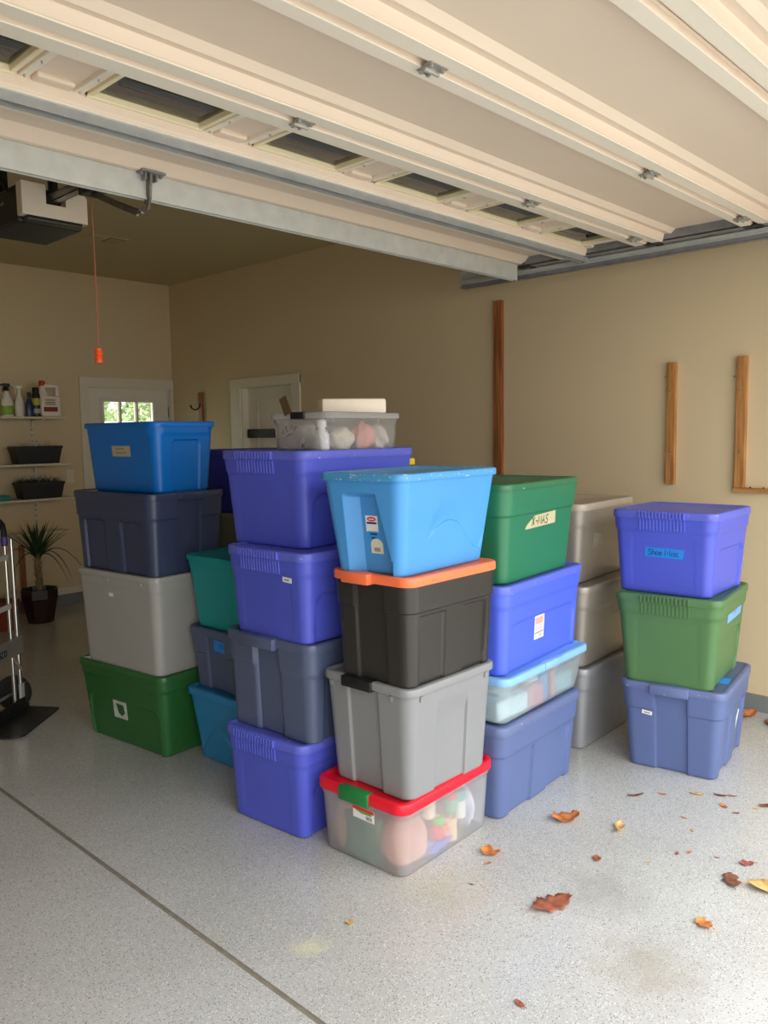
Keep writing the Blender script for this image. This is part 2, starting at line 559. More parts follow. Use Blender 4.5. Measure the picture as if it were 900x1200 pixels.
mb = MB()
mb.box(XR - .02, D2A - .105, .094, XR, D2A + .01, 2.10, .004)
mb.box(XR - .02, D2B - .01, .094, XR, D2B + .14, 2.10, .004)
mb.box(XR - .022, D2A - .105, D2T - .01, XR, D2B + .14, 2.105, .004)
mb.box(XR, D2A, .0, XR + .15, D2A + .02, D2T)
mb.box(XR, D2B - .02, .0, XR + .15, D2B, D2T)
mb.box(XR, D2A, 2.015, XR + .15, D2B, D2T)
mb.box(XR, D2A, 0, XR + .15, D2B, .115)
struct(mb, 'trim_2', M_TRIM)
MB().box(XR + .15, D2A - .3, 0, XR + .2, D2B + .3, 2.4).build('trim_3', M_DOORW)['kind'] = 'structure'

# outside: drive in front, yard behind
M_DRIVE = mat('driveway_concrete', '#a8a69f', .9, var=.08, scale=2, bump=.3)
struct(MB().box(-12, -14, -.16, 16, YF - .4, -.02), 'driveway', M_DRIVE)
M_LAWN = mat('lawn', '#9aa27c', .95, var=.3, scale=3)
struct(MB().box(-10, YB + .15, -.2, 22, 40, -.1), 'lawn', M_LAWN)

# ------------------------------------------------------------------ sectional garage door, parked overhead
ZB = 2.548                                   # underside of the rails
DX0, DX1 = -.70, 4.18
gd = thing('garage_door', 'cream sectional garage door parked open under the ceiling with window row', 'garage door', (1.74, 1.6, ZB))
def G(x, y, z): return (x - 1.74, y - 1.6, z - ZB)
EDG = [2.82, 2.445, 2.0, 1.467, .90, .40]  # joints between sections, from the top edge out to the bottom edge
def section_profile(y0, y1, deep=.05):
    """(y, z) from the far edge y1 to the near edge y0; skin at +deep, rails hang down to 0."""
    sk = deep
    return [(y1, sk + .004), (y1 - .002, .016), (y1 - .016, .014), (y1 - .020, .0), (y1 - .070, .0), (y1 - .076, .004), (y1 - .080, .030),
            (y1 - .084, sk - .014), (y1 - .118, sk - .020), (y1 - .142, sk), (y0 + .075, sk), (y0 + .068, .004), (y0 + .062, .0), (y0 + .012, .0), (y0 + .008, .014), (y0 + .001, .016), (y0 + .001, sk + .004)]
def extrude_profile(prof, x0, x1, thick=.0):
    m = MB()
    n = len(prof)
    vs = [G(x, y, ZB + z) for x in (x0, x1) for y, z in prof]
    fs = [(i, i + 1, n + i + 1, n + i) for i in range(n - 1)]
    fs.append((n - 1, 0, n, 2 * n - 1))
    m.add(vs, fs)
    m.f += [tuple(range(n - 1, -1, -1)), tuple(range(n, 2 * n))]
    return m
secs = []
for i in range(5):
    y1, y0 = EDG[i], EDG[i + 1]
    if i == 1:
        # window section: rails along both edges, glazed bays between panels
        mbw = MB()
        for prof in ([(y1, .054), (y1 - .002, .014), (y1 - .016, .012), (y1 - .02, 0), (y1 - .07, 0), (y1 - .078, .01), (y1 - .082, .054)],
                     [(y0 + .095, .054), (y0 + .09, .01), (y0 + .082, .0), (y0 + .012, 0), (y0 + .008, .012), (y0 + .001, .014), (y0 + .001, .054)]):
            e = extrude_profile(prof, DX0, DX1)
            mbw.add(e.v, e.f)
        W0 = 1.217 - .61 * 3
        wy0, wy1 = y0 + .095, y1 - .08
        last = DX0
        bays = []
        for k in range(8):
            wx = W0 + .61 * k
            bays.append((wx, wx + .40))
            mbw.box(*G(last, wy0 - .01, ZB + .050), *G(wx, wy1 + .01, ZB + .056))
            last = wx + .40
        mbw.box(*G(last, wy0 - .01, ZB + .050), *G(DX1, wy1 + .01, ZB + .056))
        sec = mbw.build('door_section', M_DOORSK, gd)
        M_FRM = mat('window_frame_cream', '#efe3bf', .4, var=.02)
        for (a, b_) in bays:
            fm = MB()
            t = .016
            fm.box(*G(a, wy0, ZB + .034), *G(a + t, wy1, ZB + .062), .003)
            fm.box(*G(b_ - t, wy0, ZB + .034), *G(b_, wy1, ZB + .062), .003)
            fm.box(*G(a, wy1 - t, ZB + .032), *G(b_, wy1, ZB + .062), .003)
            fm.box(*G(a, wy0, ZB + .032), *G(b_, wy0 + t, ZB + .062), .003)
            fm.build('window_frame', M_FRM, sec)
            MB().box(*G(a + .012, wy0 + .012, ZB + .052), *G(b_ - .012, wy1 - .012, ZB + .056)).build('pane', glass_pane('door_glass', (.75, .73, .64)), sec)
            for xx in (a - .036, b_ + .012):
                st = MB()
                st.box(*G(xx, wy0 - .02, ZB + .036), *G(xx + .026, wy1 + .004, ZB + .056), .003)
                st.build('bay_stile', M_DOORP, sec)
            # pressed panel between the windows, with a raised lip by the far rail
            pw = MB()
            pw.box(*G(b_ + .048, wy1 - .045, ZB + .032), *G(b_ + .162, wy1 + .002, ZB + .052), .008)
            pw.build('pressed_lip', M_DOORSK, sec)
        sc = MB()
        for (a, b_) in bays:
            for xx in (a - .024, b_ + .024):
                for yy in (wy0 + .02, (wy0 + wy1) / 2, wy1 - .02):
                    sc.lathe([(.005, .036), (.005, .031), (.003, .029)], 6, c=G(xx, yy, ZB))
        o = sc.build('frame_screws', M_SCREW, sec); o['kind'] = 'stuff'
    else:
        if i == 0:
            prof = [(y1, .054), (y1 - .001, .014), (y1 - .035, .012), (y1 - .075, .05), (y0 + .12, .05), (y0 + .105, .045), (y0 + .094, .004), (y0 + .088, 0), (y0 + .012, 0), (y0 + .008, .012), (y0 + .001, .014), (y0 + .001, .054)]
        else:
            prof = section_profile(y0, y1)
        sec = extrude_profile(prof, DX0, DX1).build('door_section', M_DOORSK, gd, 25)
    secs.append(sec)
    # pale painted flanges along the rails of each section
    fl = MB()
    if i != 0:
        fl.box(*G(DX0, y1 - .069, ZB - .003), *G(DX1, y1 - .021, ZB + .001), .001)
        fl.box(*G(DX0, y1 - .0745, ZB - .004), *G(DX1, y1 - .0685, ZB + .001), .001)
    fl.box(*G(DX0, y0 + .013, ZB - .003), *G(DX1, y0 + (.08 if i < 2 else .061), ZB + .001), .001)
    fl.build('rail_flange', M_DOORP, sec)
    # open ends of the rails
    for x0, x1 in ((DX0, DX0 + .05), (DX1 - .05, DX1)):
        en = MB()
        en.box(*G(x0, y0 + .004, ZB - .004), *G(x1, y1 - .004, ZB + .006))
        en.box(*G(x0, y0 + .004, ZB), *G(x0 + .004, y1 - .004, ZB + .05))
        en.build('end_stile', M_GALVD, sec)
# hinges at the joints
M_HINGE = mat('hinge_steel', '#a5a39b', .45, metal=.4, var=.15, scale=30)
hb = None
for j in (2, 3, 4):
    for hx in (-.66 + .14, .46, 1.74, 3.02, 3.96):
        if hb is None:
            m = MB()
            m.box(-.036, -.032, -.004, .036, -.006, -.001, .001)
            m.box(-.024, .006, -.004, .024, .032, -.001, .001)
            m.box(-.028, -.008, -.010, .028, .008, -.001, .002)
            m.tube([(-.03, 0, -.010), (.03, 0, -.010)], .006, 8)
            for dx, dy in ((-.024, -.02), (.024, -.02), (-.014, .022), (.014, .022)):
                m.lathe([(.007, -.003), (.007, -.010), (.004, -.012)], 6, c=(dx, dy, 0))
            hb = m.build('hinge', M_HINGE, secs[j], loc=G(hx, EDG[j], ZB - .003))
        else:
            copy_part(hb, secs[j], G(hx, EDG[j], ZB - .003))
M_GALVM = mat('mid_grey_steel', '#a3a5a4', .45, metal=.3, var=.1, scale=14)
# stiffening struts: a deep one on the top edge, a shallow one over the first joint
def channel(y0, y1, z0, z1, x0, x1):
    m = MB()
    t = .004
    m.box(*G(x0, y0, z0), *G(x1, y0 + t, z1))
    m.box(*G(x0, y1 - t, z0), *G(x1, y1, z1))
    m.box(*G(x0, y0, z1 - t), *G(x1, y1, z1))
    return m
channel(2.818, 2.850, 2.468, 2.565, DX0, DX1 - .06).build('strut', M_GALV, gd)
channel(2.385, 2.428, 2.516, 2.549, DX0, DX1).build('strut', M_GALVM, gd)
# rollers on short arms at the right and left ends
rl = None
for ex, s in ((DX1, 1), (DX0, -1)):
    for yy in (2.78, 2.43, 1.985, 1.48, .975, .50):
        m = MB()
        m.box(*G(ex - .06, yy - .045, ZB - .006), *G(ex + .0, yy + .045, ZB + .0), .001)
        m.tube([G(ex - .06, yy, ZB + .015), G(ex + s * .055, yy, ZB + .015)], .006, 8)
        m.tube([G(ex + s * .035, yy, ZB + .015), G(ex + s * .055, yy, ZB + .015)], .022, 14)
        m.build('roller', M_STEELD, gd)
# J-shaped opener arm bracket fixed to the middle of the top section
m = MB()
m.box(*G(1.635, 2.770, 2.555), *G(1.735, 2.818, 2.563), .002)
m.box(*G(1.655, 2.785, 2.530), *G(1.662, 2.812, 2.560), .001)
m.box(*G(1.700, 2.785, 2.530), *G(1.707, 2.812, 2.560), .001)
for hx_ in (1.645, 1.725):
    m.lathe([(.007, 2.556 - ZB), (.007, 2.548 - ZB), (.004, 2.545 - ZB)], 8, c=G(hx_, 2.793, ZB))
m.build('arm_bracket', M_GALVD, gd)

# overhead tracks
def track(label, x, s):
    t = thing('door_track', label, 'door track', (x, 1.9, 2.53))
    m = MB()
    # C channel, open towards the door
    m.box(-.004 if s > 0 else -.0, -1.75, -.005, .0 if s > 0 else .004, 1.42, .07)
    m.box(-.034 if s > 0 else 0, -1.75, -.008, 0 if s > 0 else .034, 1.42, -.004)
    m.box(-.034 if s > 0 else 0, -1.75, .068, 0 if s > 0 else .034, 1.42, .072)
    m.box(-.034 if s > 0 else .031, -1.75, -.005, -.031 if s > 0 else .034, 1.42, .012)
    m.build('channel', M_GALV, t)
    m = MB()
    m.box(s * .001, -1.75, -.03, s * .005, 1.43, .02)
    m.box(s * .001, -1.75, -.032, s * .04, 1.43, -.028)
    m.build('support_angle', M_GALVD, t)
    for yy in (1.33, -.3):
        m = MB()
        m.box(s * .005, yy - .018, -.02, s * .009, yy + .018, ZC - 2.53)
        m.box(s * .005, yy - .018, -.02, s * .035, yy - .014, ZC - 2.53)
        for k in range(14):
            m.lathe([(.005, 0), (.005, .003)], 6, M=Matrix.Translation((s * .009, yy, .02 + .04 * k)) @ Matrix.Rotation(math.radians(90), 4, 'Y'))
        m.build('hanger', M_GALVD, t)
    m = MB()
    m.box(-.03, 1.385, -.03, .03, 1.425, -.026)
    for k in range(5):
        m.lathe([(.004, -.036), (.004, -.026)], 6, c=(-.024 + .012 * k, 1.405, 0))
    m.build('end_bracket', M_GALVD, t)
track('grey steel overhead door track along the strip-hung right wall', 4.235, 1)
track('grey steel overhead door track near the bare left wall', -.755, -1)

# opener: motor head, rail, trolley, arm, hanging straps
op = thing('garage_door_opener', 'cream and black garage door opener motor hung from the ceiling', 'garage opener', (1.735, 3.80, 2.545))
M_OPC = mat('opener_cream', '#e3d6c4', .45, var=.02)
m = MB()
UU = [(-.152, .025), (.152, .025), (.152, .14), (.128, .168), (.05, .168), (.05, .085), (-.042, .085), (-.042, .168), (-.152, .168)]
m.prism(UU, .0, .055, Matrix.Translation((0, -.045, 0)) @ Matrix.Rotation(math.radians(90), 4, 'X'))
m.build('front_cover', M_OPC, op)
MB().box(-.150, -.046, .002, .150, .34, .166, .010).build('motor_case', M_BLACK, op)
MB().box(-.13, -.098, .004, .13, .28, .027, .008).build('light_lens', mat('smoked_lens', '#2a2722', .3), op)
m = MB()
m.box(-.021, -3.60, .098, .021, .10, .102); m.box(-.021, -3.60, .098, -.017, .10, .135); m.box(.017, -3.60, .098, .021, .10, .135); m.box(-.021, -3.60, .131, .021, .10, .135)
m.build('rail', mat('opener_rail_steel', '#8e8a82', .35, metal=.8, var=.1), op)
MB().box(-.04, -.52, .060, .04, -.40, .15, .006).build('trolley', M_BLACK, op)
arm = [(-.005, -.47, .06), (-.02, -.70, -.035), (-.032, -.87, -.100), (-.042, -.93, -.112), (-.050, -.965, -.100), (-.054, -.990, -.065), (-.055, -1.000, -.02), (-.055, -1.004, .012)]
m = MB()
for a, b_ in zip(arm[:-1], arm[1:]):
    a, b_ = Vector(a), Vector(b_)
    L = (b_ - a).length
    ang = math.atan2(b_.z - a.z, b_.y - a.y)
    m.box(-.005, -.005, -.013, .005, L + .005, .013, 0, Matrix.Translation(a) @ Vector((0, 1, 0)).rotation_difference(b_ - a).to_matrix().to_4x4())
for q in (.25, .35, .62, .70):
    p = Vector(arm[1]).lerp(Vector(arm[2]), q)
    m.lathe([(.006, 0), (.006, .006)], 6, M=Matrix.Translation(p + Vector((-.006, 0, 0))) @ Matrix.Rotation(math.radians(-90), 4, 'Y'))
m.build('door_arm', mat('arm_steel', '#756e63', .45, metal=.4, var=.2, scale=40), op)
for sx in (-1, 1):
    m = MB()
    m.box(sx * .12 - .018, .16, .16, sx * .12 + .018, .164, ZC - 2.545)
    m.box(sx * .12 - .018, .16, .16, sx * .12 - .014, .19, ZC - 2.545)
    m.build('hanging_strap', M_STEELD, op)
m = MB()
m.tube([(-.10, .12, .168), (-.16, .10, .20), (-.23, .06, .205), (-.24, .02, .19), (-.20, .0, .168), (-.15, .05, .150)], .006, 8)
m.build('power_cable', M_BLACK, op, True)
m = MB()
for k in range(3):
    m.box(-.1535, .10 + k * .03, .10, -.1515, .12 + k * .03, .11)
m.build('case_marks', mat('dim_print', '#8a857a', .6), op)
rc = thing('release_cord', 'thin emergency release cord with an orange knob hanging below the opener', 'cord', (1.735, 3.36, 1.93))
MB().tube([(0, 0, .03), (.002, 0, .3), (0, 0, .668)], .0022, 6).build('cord', mat('faded_red_cord', '#b5664a', .7), rc)
MB().lathe([(.0, -.03), (.016, -.03), (.018, -.02), (.014, -.012), (.018, -.004), (.014, .004), (.018, .012), (.014, .02), (.016, .03), (.0, .034)], 14).build('knob', mat('orange_knob', '#ff5a24', .4), rc, True)

# ceiling register
v = thing('ceiling_vent', 'small beige air register in the ceiling above the shelves', 'vent', (3.19, 6.0, ZC))
MB().box(-.15, -.10, -.008, .15, .10, 0, .002).box(-.13, -.08, -.014, .0, .08, -.006, .002).build('frame', M_CEIL, v)
MB().box(.01, -.08, -.011, .13, .08, -.007).build('grille', mat('vent_shadow', '#5f5747', .7), v)
for k in range(6):
    MB().box(.015, -.07 + k * .026, -.014, .125, -.066 + k * .026, -.0105).build('slat', M_CEIL, v)

# ------------------------------------------------------------------ storage totes
def smooth(x, a, b):
    t = np.clip((x - a) / (b - a), 0, 1)
    return t * t * (3 - 2 * t)

def rbox(u, w, u0, u1, w0, w1, r, e=.004):
    cx, cy, hx, hy = (u0 + u1) / 2, (w0 + w1) / 2, (u1 - u0) / 2, (w1 - w0) / 2
    qx, qy = np.abs(u - cx) - hx + r, np.abs(w - cy) - hy + r
    d = np.hypot(np.maximum(qx, 0), np.maximum(qy, 0)) + np.minimum(np.maximum(qx, qy), 0) - r
    return 1 - smooth(d, -e, e)

def bell(u, a, lo, hi):
    return lo + (hi - lo) * smooth(np.abs(u + .01), .24 * a / .65, .02)

def displacement(style, long, half, u, w, hb, face):
    """Outward offset of the wall at (u along the face, w above the base)."""
    d = np.zeros_like(u)
    band = lambda h, e=.003: smooth(w, hb - h - e, hb - h + e)
    if style in ('ribbed', 'panel'):
        d += .006 * band(.062 if style == 'ribbed' else .05)
        if long:
            d -= .009 * rbox(u, w, -(half - .075), half - .075, -.2, .60 * hb, .05)
        else:
            d -= .0015 * rbox(u, w, -(half - .10), half - .10, .03, hb - .085, .02)
    elif style == 'wide_band':
        d += .007 * band(.105)
    elif style == 'rough':
        bnd = band(.098, .002)
        if long:
            i0, i1 = .20 * half, .71 * half
            d += .006 * bnd
            for s in (-1, 1):
                a, b = sorted((s * i0, s * i1))
                d -= .011 * rbox(u, w, a, b, -.2, hb - .115, .004, .003)
        else:
            mid = rbox(u, w, -.072, .072, -.2, hb + .2, .002, .003)
            d += .007 * bnd * (1 - mid)
            d -= .013 * mid
    elif style == 'wedge':
        if long:
            ww = .088
            d -= .010 * (1 - smooth(np.abs(u) - ww, -.003, .003)) * (1 - smooth(w, hb - .13, hb - .04))
        else:
            d -= .013 * rbox(u, w, -.06, .088, -.2, hb + .2, .002, .003)
    elif style == 'hightop':
        if long:
            k = half / .3125
            c = np.interp(u / k, [-.4, -.13, -.10, -.067, -.03, -.01, .03, .06, .085, .12, .15, .177, .21, .248, .4], [.10, .115, .142, .164, .176, .180, .178, .168, .152, .118, .088, .067, .054, .049, .048])
            d -= .007 * smooth(w, c - .0025, c + .0025) * (1 - smooth(w, c + .004, c + .09)) * smooth(u / k, -.14, -.06)
        else:
            right = -.063 - (.285 - w) * .20
            top = 1 - smooth(w, .272, .292)
            left = 1 - np.clip((u - .038) / .046, 0, 1)
            rr = smooth(u, right - .004, right + .004)
            d -= .042 * top * left * rr
    elif style == 'bell':
        c = bell(u, half * 2, .05, .17)
        d -= .006 * smooth(w, c - .003, c + .003) * (1 - smooth(w, c + .004, c + .08))
    elif style == 'corner_rec':
        d += .004 * band(.04)
        if not long:
            d -= .010 * rbox(u, w, -.075, .085, -.2, .255, .02)
    elif style == 'silver':
        d += .005 * smooth(w, hb - .078 - .02 * (1 - (u / half) ** 2) - .003, hb - .078 - .02 * (1 - (u / half) ** 2) + .003)
    elif style == 'clear':
        d += .005 * band(.02)
    elif style == 'plain':
        d += .003 * band(.05)
    return d

def inset_at(t, w, hb):
    return t + (.010 - t) * w / hb

def tub_mesh(a, b, hb, t, style, r=.048, step=.010, shell=False):
    rows = [(0, .012), (.003, .004), (.010, .0)]
    n = max(4, int(round((hb - .01) / step)))
    rows += [(.01 + (hb - .01) * k / n, 0.) for k in range(1, n + 1)]
    nu = {0: max(6, int(a / step)), 1: max(6, int(b / step))}
    AR = 7
    # perimeter as (corner/side) samples: side parameter s in [-1, 1]
    per = []
    for face in range(4):
        k = nu[0 if face in (0, 2) else 1]
        per += [('s', face, -1 + 2 * j / k) for j in range(k + 1)]
        per += [('c', face, (j + 1) / (AR + 1)) for j in range(AR)]
    isS = np.array([p[0] == 's' for p in per]); fc = np.array([p[1] for p in per]); sp = np.array([p[2] for p in per])
    verts = []
    for w, extra in rows:
        i = inset_at(t, w, hb) + extra
        ha, hbb = a / 2 - i, b / 2 - i
        rr = r * .8 + .2 * r * w / hb
        X = np.zeros(len(per)); Y = np.zeros(len(per))
        long_face = (0, 2) if a >= b else (1, 3)
        for face in range(4):
            halfw = (ha if face in (0, 2) else hbb) - rr
            s = isS & (fc == face)
            base = (a if face in (0, 2) else b) / 2 - t - .8 * r        # columns keep their place up the wall, so straight creases stay straight
            u = sp[s] * base + np.sign(sp[s]) * (halfw - base) * smooth(np.abs(sp[s]), .86, 1)
            sgn = 1 if face in (0, 1) else -1           # direction of travel round the rim, seen from above (anticlockwise)
            uu = u * sgn
            d = displacement(style, face in long_face, (a if face in (0, 2) else b) / 2, uu, np.full_like(u, w), hb, face)
            fade = smooth(1 - np.abs(sp[s]), 0, .02) if style in ('silver', 'clear', 'plain') else 1.
            if face == 0: X[s], Y[s] = uu, -hbb - d
            elif face == 1: X[s], Y[s] = ha + d, uu
            elif face == 2: X[s], Y[s] = uu, hbb + d
            else: X[s], Y[s] = -ha - d, uu
            c = (~isS) & (fc == face)
            ang = np.radians(270 + 90 * face + 90 * sp[c])
            cx = (ha - rr) * (1 if face in (0, 1) else -1); cy = (hbb - rr) * (-1 if face in (0, 3) else 1)
            # band steps run on round the corner
            dc = displacement(style, face in long_face, (a if face in (0, 2) else b) / 2, np.full(c.sum(), halfw + rr), np.full(c.sum(), w), hb, face) if style in ('ribbed', 'panel', 'wide_band', 'rough', 'silver', 'clear', 'plain') else 0
            X[c] = cx + (rr + dc) * np.cos(ang); Y[c] = cy + (rr + dc) * np.sin(ang)
        verts.append(np.stack([X, Y, np.full(len(per), w)], 1))
    P = len(per)
    V = np.concatenate(verts)
    F = []
    for k in range(len(rows) - 1):
        for j in range(P):
            j2 = (j + 1) % P
            F.append((k * P + j, k * P + j2, (k + 1) * P + j2, (k + 1) * P + j))
    F.append(tuple(range(P - 1, -1, -1)))
    if not shell:
        F.append(tuple((len(rows) - 1) * P + j for j in range(P)))
    m = MB()
    m.v = [tuple(p) for p in V.tolist()]
    m.f = F
    return m

def ring(a, b, r, n=8):
    pts = []
    for cx, cy, a0 in ((a / 2 - r, b / 2 - r, 0), (-a / 2 + r, b / 2 - r, 90), (-a / 2 + r, -b / 2 + r, 180), (a / 2 - r, -b / 2 + r, 270)):
        for k in range(n + 1):
            an = math.radians(a0 + 90 * k / n)
            pts.append((cx + r * math.cos(an), cy + r * math.sin(an)))
    return pts

def lid_mesh(a, b, h, lt, r=.052, recess=.02, dep=.005):
    """A lipped lid: skirt, rounded rim, and a sunk inner panel whose top is at z = h."""
    m = MB()
    prof = [(.014, h - lt), (.001, h - lt), (.0, h - lt + .003), (.0, h + dep - .008), (.0025, h + dep - .0025), (.008, h + dep), (recess, h + dep), (recess + .004, h + dep - .002), (recess + .010, h)]
    n = None
    for ins, z in prof:
        pts = ring(a - 2 * ins, b - 2 * ins, max(.012, r - ins))
        n = len(pts)
        m.v += [(x, y, z) for x, y in pts]
    for k in range(len(prof) - 1):
        for j in range(n):
            m.f.append((k * n + j, k * n + (j + 1) % n, (k + 1) * n + (j + 1) % n, (k + 1) * n + j))
    m.f.append(tuple((len(prof) - 1) * n + j for j in range(n)))
    m.f.append(tuple(range(n - 1, -1, -1)))
    return m

class Tote:
    def __init__(self, label, F, yaw, a, b, h, t, z0, style, body, lid, lt=.03, r=.048, group=None, clear=None, name='storage_tote', cat='storage tote', recess=.02, step=.009):
        self.a, self.b, self.h, self.t, self.style = a, b, h, t, style
        th = math.radians(yaw)
        cx = F[0] + math.cos(th) * a / 2 - math.sin(th) * b / 2
        cy = F[1] + math.sin(th) * a / 2 + math.cos(th) * b / 2
        self.o = thing(name, label, cat, (cx, cy, z0), th, group)
        self.hb = h - lt + .004
        self.body = tub_mesh(a, b, self.hb, t, style, r, step, shell=bool(clear)).build('tub', body, self.o, 35)
        self.lid = lid_mesh(a, b, h, lt, r + .004, recess).build('lid', lid, self.o, 35)
        self.lidm, self.bodym, self.lt = lid, body, lt
        self.z0 = z0
    def frame(self, face, u, w, out=0.0):
        """Matrix: x = rightwards as seen from outside, y = up the wall, z = outwards, at (u, w) of the face ('L' = -x side, 'R' = -y side, 'E' = +x side)."""
        long = (face == 'R') == (self.a >= self.b)
        half = (self.a if face == 'R' else self.b) / 2
        d = float(displacement(self.style, long, half, np.array([u]), np.array([w]), self.hb, 0)[0])
        i = inset_at(self.t, w, self.hb)
        slope = math.atan2(self.t - .010, self.hb)
        if face == 'R':
            p = Vector((u, -self.b / 2 + i - d - out, w)); xx = Vector((1, 0, 0)); nn = Vector((0, -1, 0))
        elif face == 'L':
            p = Vector((-self.a / 2 + i - d - out, u, w)); xx = Vector((0, -1, 0)); nn = Vector((-1, 0, 0))
        else:
            p = Vector((self.a / 2 - i + d + out, u, w)); xx = Vector((0, 1, 0)); nn = Vector((1, 0, 0))
        yy = Vector((0, 0, 1)) * math.cos(slope) + nn * math.sin(slope)
        zz = xx.cross(yy)
        return Matrix(((xx.x, yy.x, zz.x, p.x), (xx.y, yy.y, zz.y, p.y), (xx.z, yy.z, zz.z, p.z), (0, 0, 0, 1)))
    def patch(self, name, face, u, w, poly, m, label=None, out=.0015, th=.0012, parent=None, rot=0):
        M = self.frame(face, u, w, out) @ Matrix.Rotation(rot, 4, 'Z')
        o = MB().prism(poly, -th, 0, M).build(name, m, parent or self.o)
        if label: o['label'] = label
        return o, M
    def rect(self, name, face, u, w, sx, sy, m, label=None, rot=0, **k):
        return self.patch(name, face, u, w, [(-sx / 2, -sy / 2), (sx / 2, -sy / 2), (sx / 2, sy / 2), (-sx / 2, sy / 2)], m, label, rot=rot, **k)
    def ribs(self, face, u0, u1, n=13):
        """Finger-grip ribs across the rim band."""
        m = MB()
        for k in range(n):
            u = u0 + (u1 - u0) * k / (n - 1)
            for w0, w1 in ((self.h - self.lt + .002, self.h + .002), (self.hb - .058, self.hb - .006)):
                top = w0 > self.hb - .03
                wm = (w0 + w1) / 2
                M = self.frame(face, u, wm, 0)
                zo = (inset_at(self.t, wm, self.hb) + float(displacement(self.style, False, .3, np.array([u]), np.array([wm]), self.hb, 0)[0])) * 0 + (.0105 if top else .001)
                m.box(-.0032, -(w1 - w0) / 2, -.004, .0032, (w1 - w0) / 2, .0042 if not top else .0135, .001, M)
        o = m.build('grip_ribs', self.lidm, self.o)
        o['kind'] = 'stuff'
        return o
    def latch(self, face, u, width, m, name='handle', drop=.034, out=.016, top=.007, label=None, depth=.03):
        mb_ = MB()
        z1, z0_ = self.h + top, self.h - drop
        if face == 'L':
            x = -self.a / 2
            mb_.box(x - out, u - width / 2, z0_, x + depth, u + width / 2, z1, .006)
        elif face == 'R':
            y = -self.b / 2
            mb_.box(u - width / 2, y - out, z0_, u + width / 2, y + depth, z1, .006)
        elif face == 'E':
            x = self.a / 2
            mb_.box(x - depth, u - width / 2, z0_, x + out, u + width / 2, z1, .006)
        o = mb_.build(name, m, self.o, 40)
        if label: o['label'] = label
        return o
    def marks(self, name, M, strokes, width, m, parent):
        mb_ = MB()
        for s in strokes:
            ribbon(mb_, s, width, M, .0004)
        return mb_.build(name, m, parent)

P_PURPLE = plastic('purple_tote', '#505bcb', .36)
P_PURPLEL = plastic('purple_tote_lid', '#5c66cf', .45, .3)
P_GREEN = plastic('dark_green_tote', '#2f6a35', .34)
P_GREENX = plastic('kelly_green_tote', '#297551', .38)
P_GREENXL = plastic('kelly_green_lid', '#2a6e49', .4, .3)
P_MOSS = plastic('moss_green_tote', '#4f7648', .45)
P_GREY = plastic('warm_grey_tote', '#a9a8a4', .32)
P_GREYC = plastic('cool_grey_tote', '#888a8c', .36)
P_NAVY = plastic('navy_tote', '#3b4462', .31)
P_NAVYB = plastic('greyed_navy_tote', '#525d79', .32)
P_SLATE = plastic('slate_blue_tote', '#5a6a98', .45)
P_SLATEL = plastic('slate_blue_lid', '#616e99', .45, .2)
P_BLUE = plastic('bright_blue_tote', '#0072d0', .36)
P_TEAL = plastic('teal_tote', '#109498', .42)
P_AZURE = plastic('azure_tote', '#2f8ac4', .42)
P_SKY = plastic('sky_blue_tote', '#4a98dd', .40)
P_SKYL = plastic('sky_blue_lid', '#4a98cf', .35, .9)
P_BLACK = plastic('charcoal_tote', '#302e2c', .33)
P_ORANGE = plastic('orange_lid', '#ff7a4c', .45)
P_RED = plastic('red_lid', '#e3142c', .35)
P_PALE = plastic('pale_blue_lid', '#86b9e6', .4)
P_SILVER = mat('silver_tote', '#a0988d', .36, metal=.3, var=.04, scale=3, bump=.1, bscale=500)
P_SILVERC = mat('cool_silver_tote', '#97989b', .38, metal=.3, var=.04, scale=3, bump=.1, bscale=500)
P_DARKBLUE = plastic('deep_blue_tote', '#2f2f96', .42)
P_LATCHG = plastic('green_latch', '#1f7a3c', .4)
TAPE_B = mat('painters_tape_blue', '#2a8de6', .6, var=.05)
TAPE_BL = mat('painters_tape_pale', '#7aa8ee', .6, var=.05)
TAPE_M = mat('masking_tape', '#bfba92', .65, var=.06)
PAPER_T = mat('tan_paper', '#b9ad8e', .7, var=.06)
RED_P = mat('red_print', '#d83030', .5)
BLUE_P = mat('blue_print', '#2f9ae0', .5)
GREEN_P = mat('green_print', '#62a838', .5)
GREY_P = mat('grey_print', '#8f8a80', .6)
NAVY_P = mat('navy_print', '#1c2f66', .5)
LILAC_P = mat('lilac_print', '#c9c4ea', .5)

# --- left front stack
A1 = Tote('dark green tote on the floor with a torn white label, below the warm grey tote', (1.993, 3.399), 6.2, .45, .726, .414, .045, 0, 'panel', P_GREEN, P_GREEN)
lab, M = A1.rect('label_sticker', 'L', .034, .183, .112, .098, mat('torn_label', '#c9cdc6', .7, var=.15, scale=30), 'torn white square sticker')
MB().prism([(-.03, .03), (.032, .026), (.038, -.014), (.012, -.036), (-.016, -.022)], 0, .0006, M).build('torn_patch', P_GREEN, lab)
A2 = Tote('warm grey tote under the dark navy tote, third from the top of its stack', (1.978, 3.398), 6.2, .45, .673, .490, .032, .414, 'plain', P_GREY, P_GREY, .026)
A2.rect('label_sticker', 'L', .037, .377, .034, .018, M_WHITE, 'tiny white sticker')
for uu in (.05, -.22):
    A2.rect('rim_tab', 'L', uu, .452, .012, .012, P_GREY, out=.006, th=.006)
A3 = Tote('dark navy ribbed tote with side handle under the bright blue open-label tote', (1.964, 3.384), 4.7, .463, .693, .400, .028, .904, 'rough', P_NAVY, P_NAVY)
A3.latch('R', .03, .15, P_NAVY, out=.012)
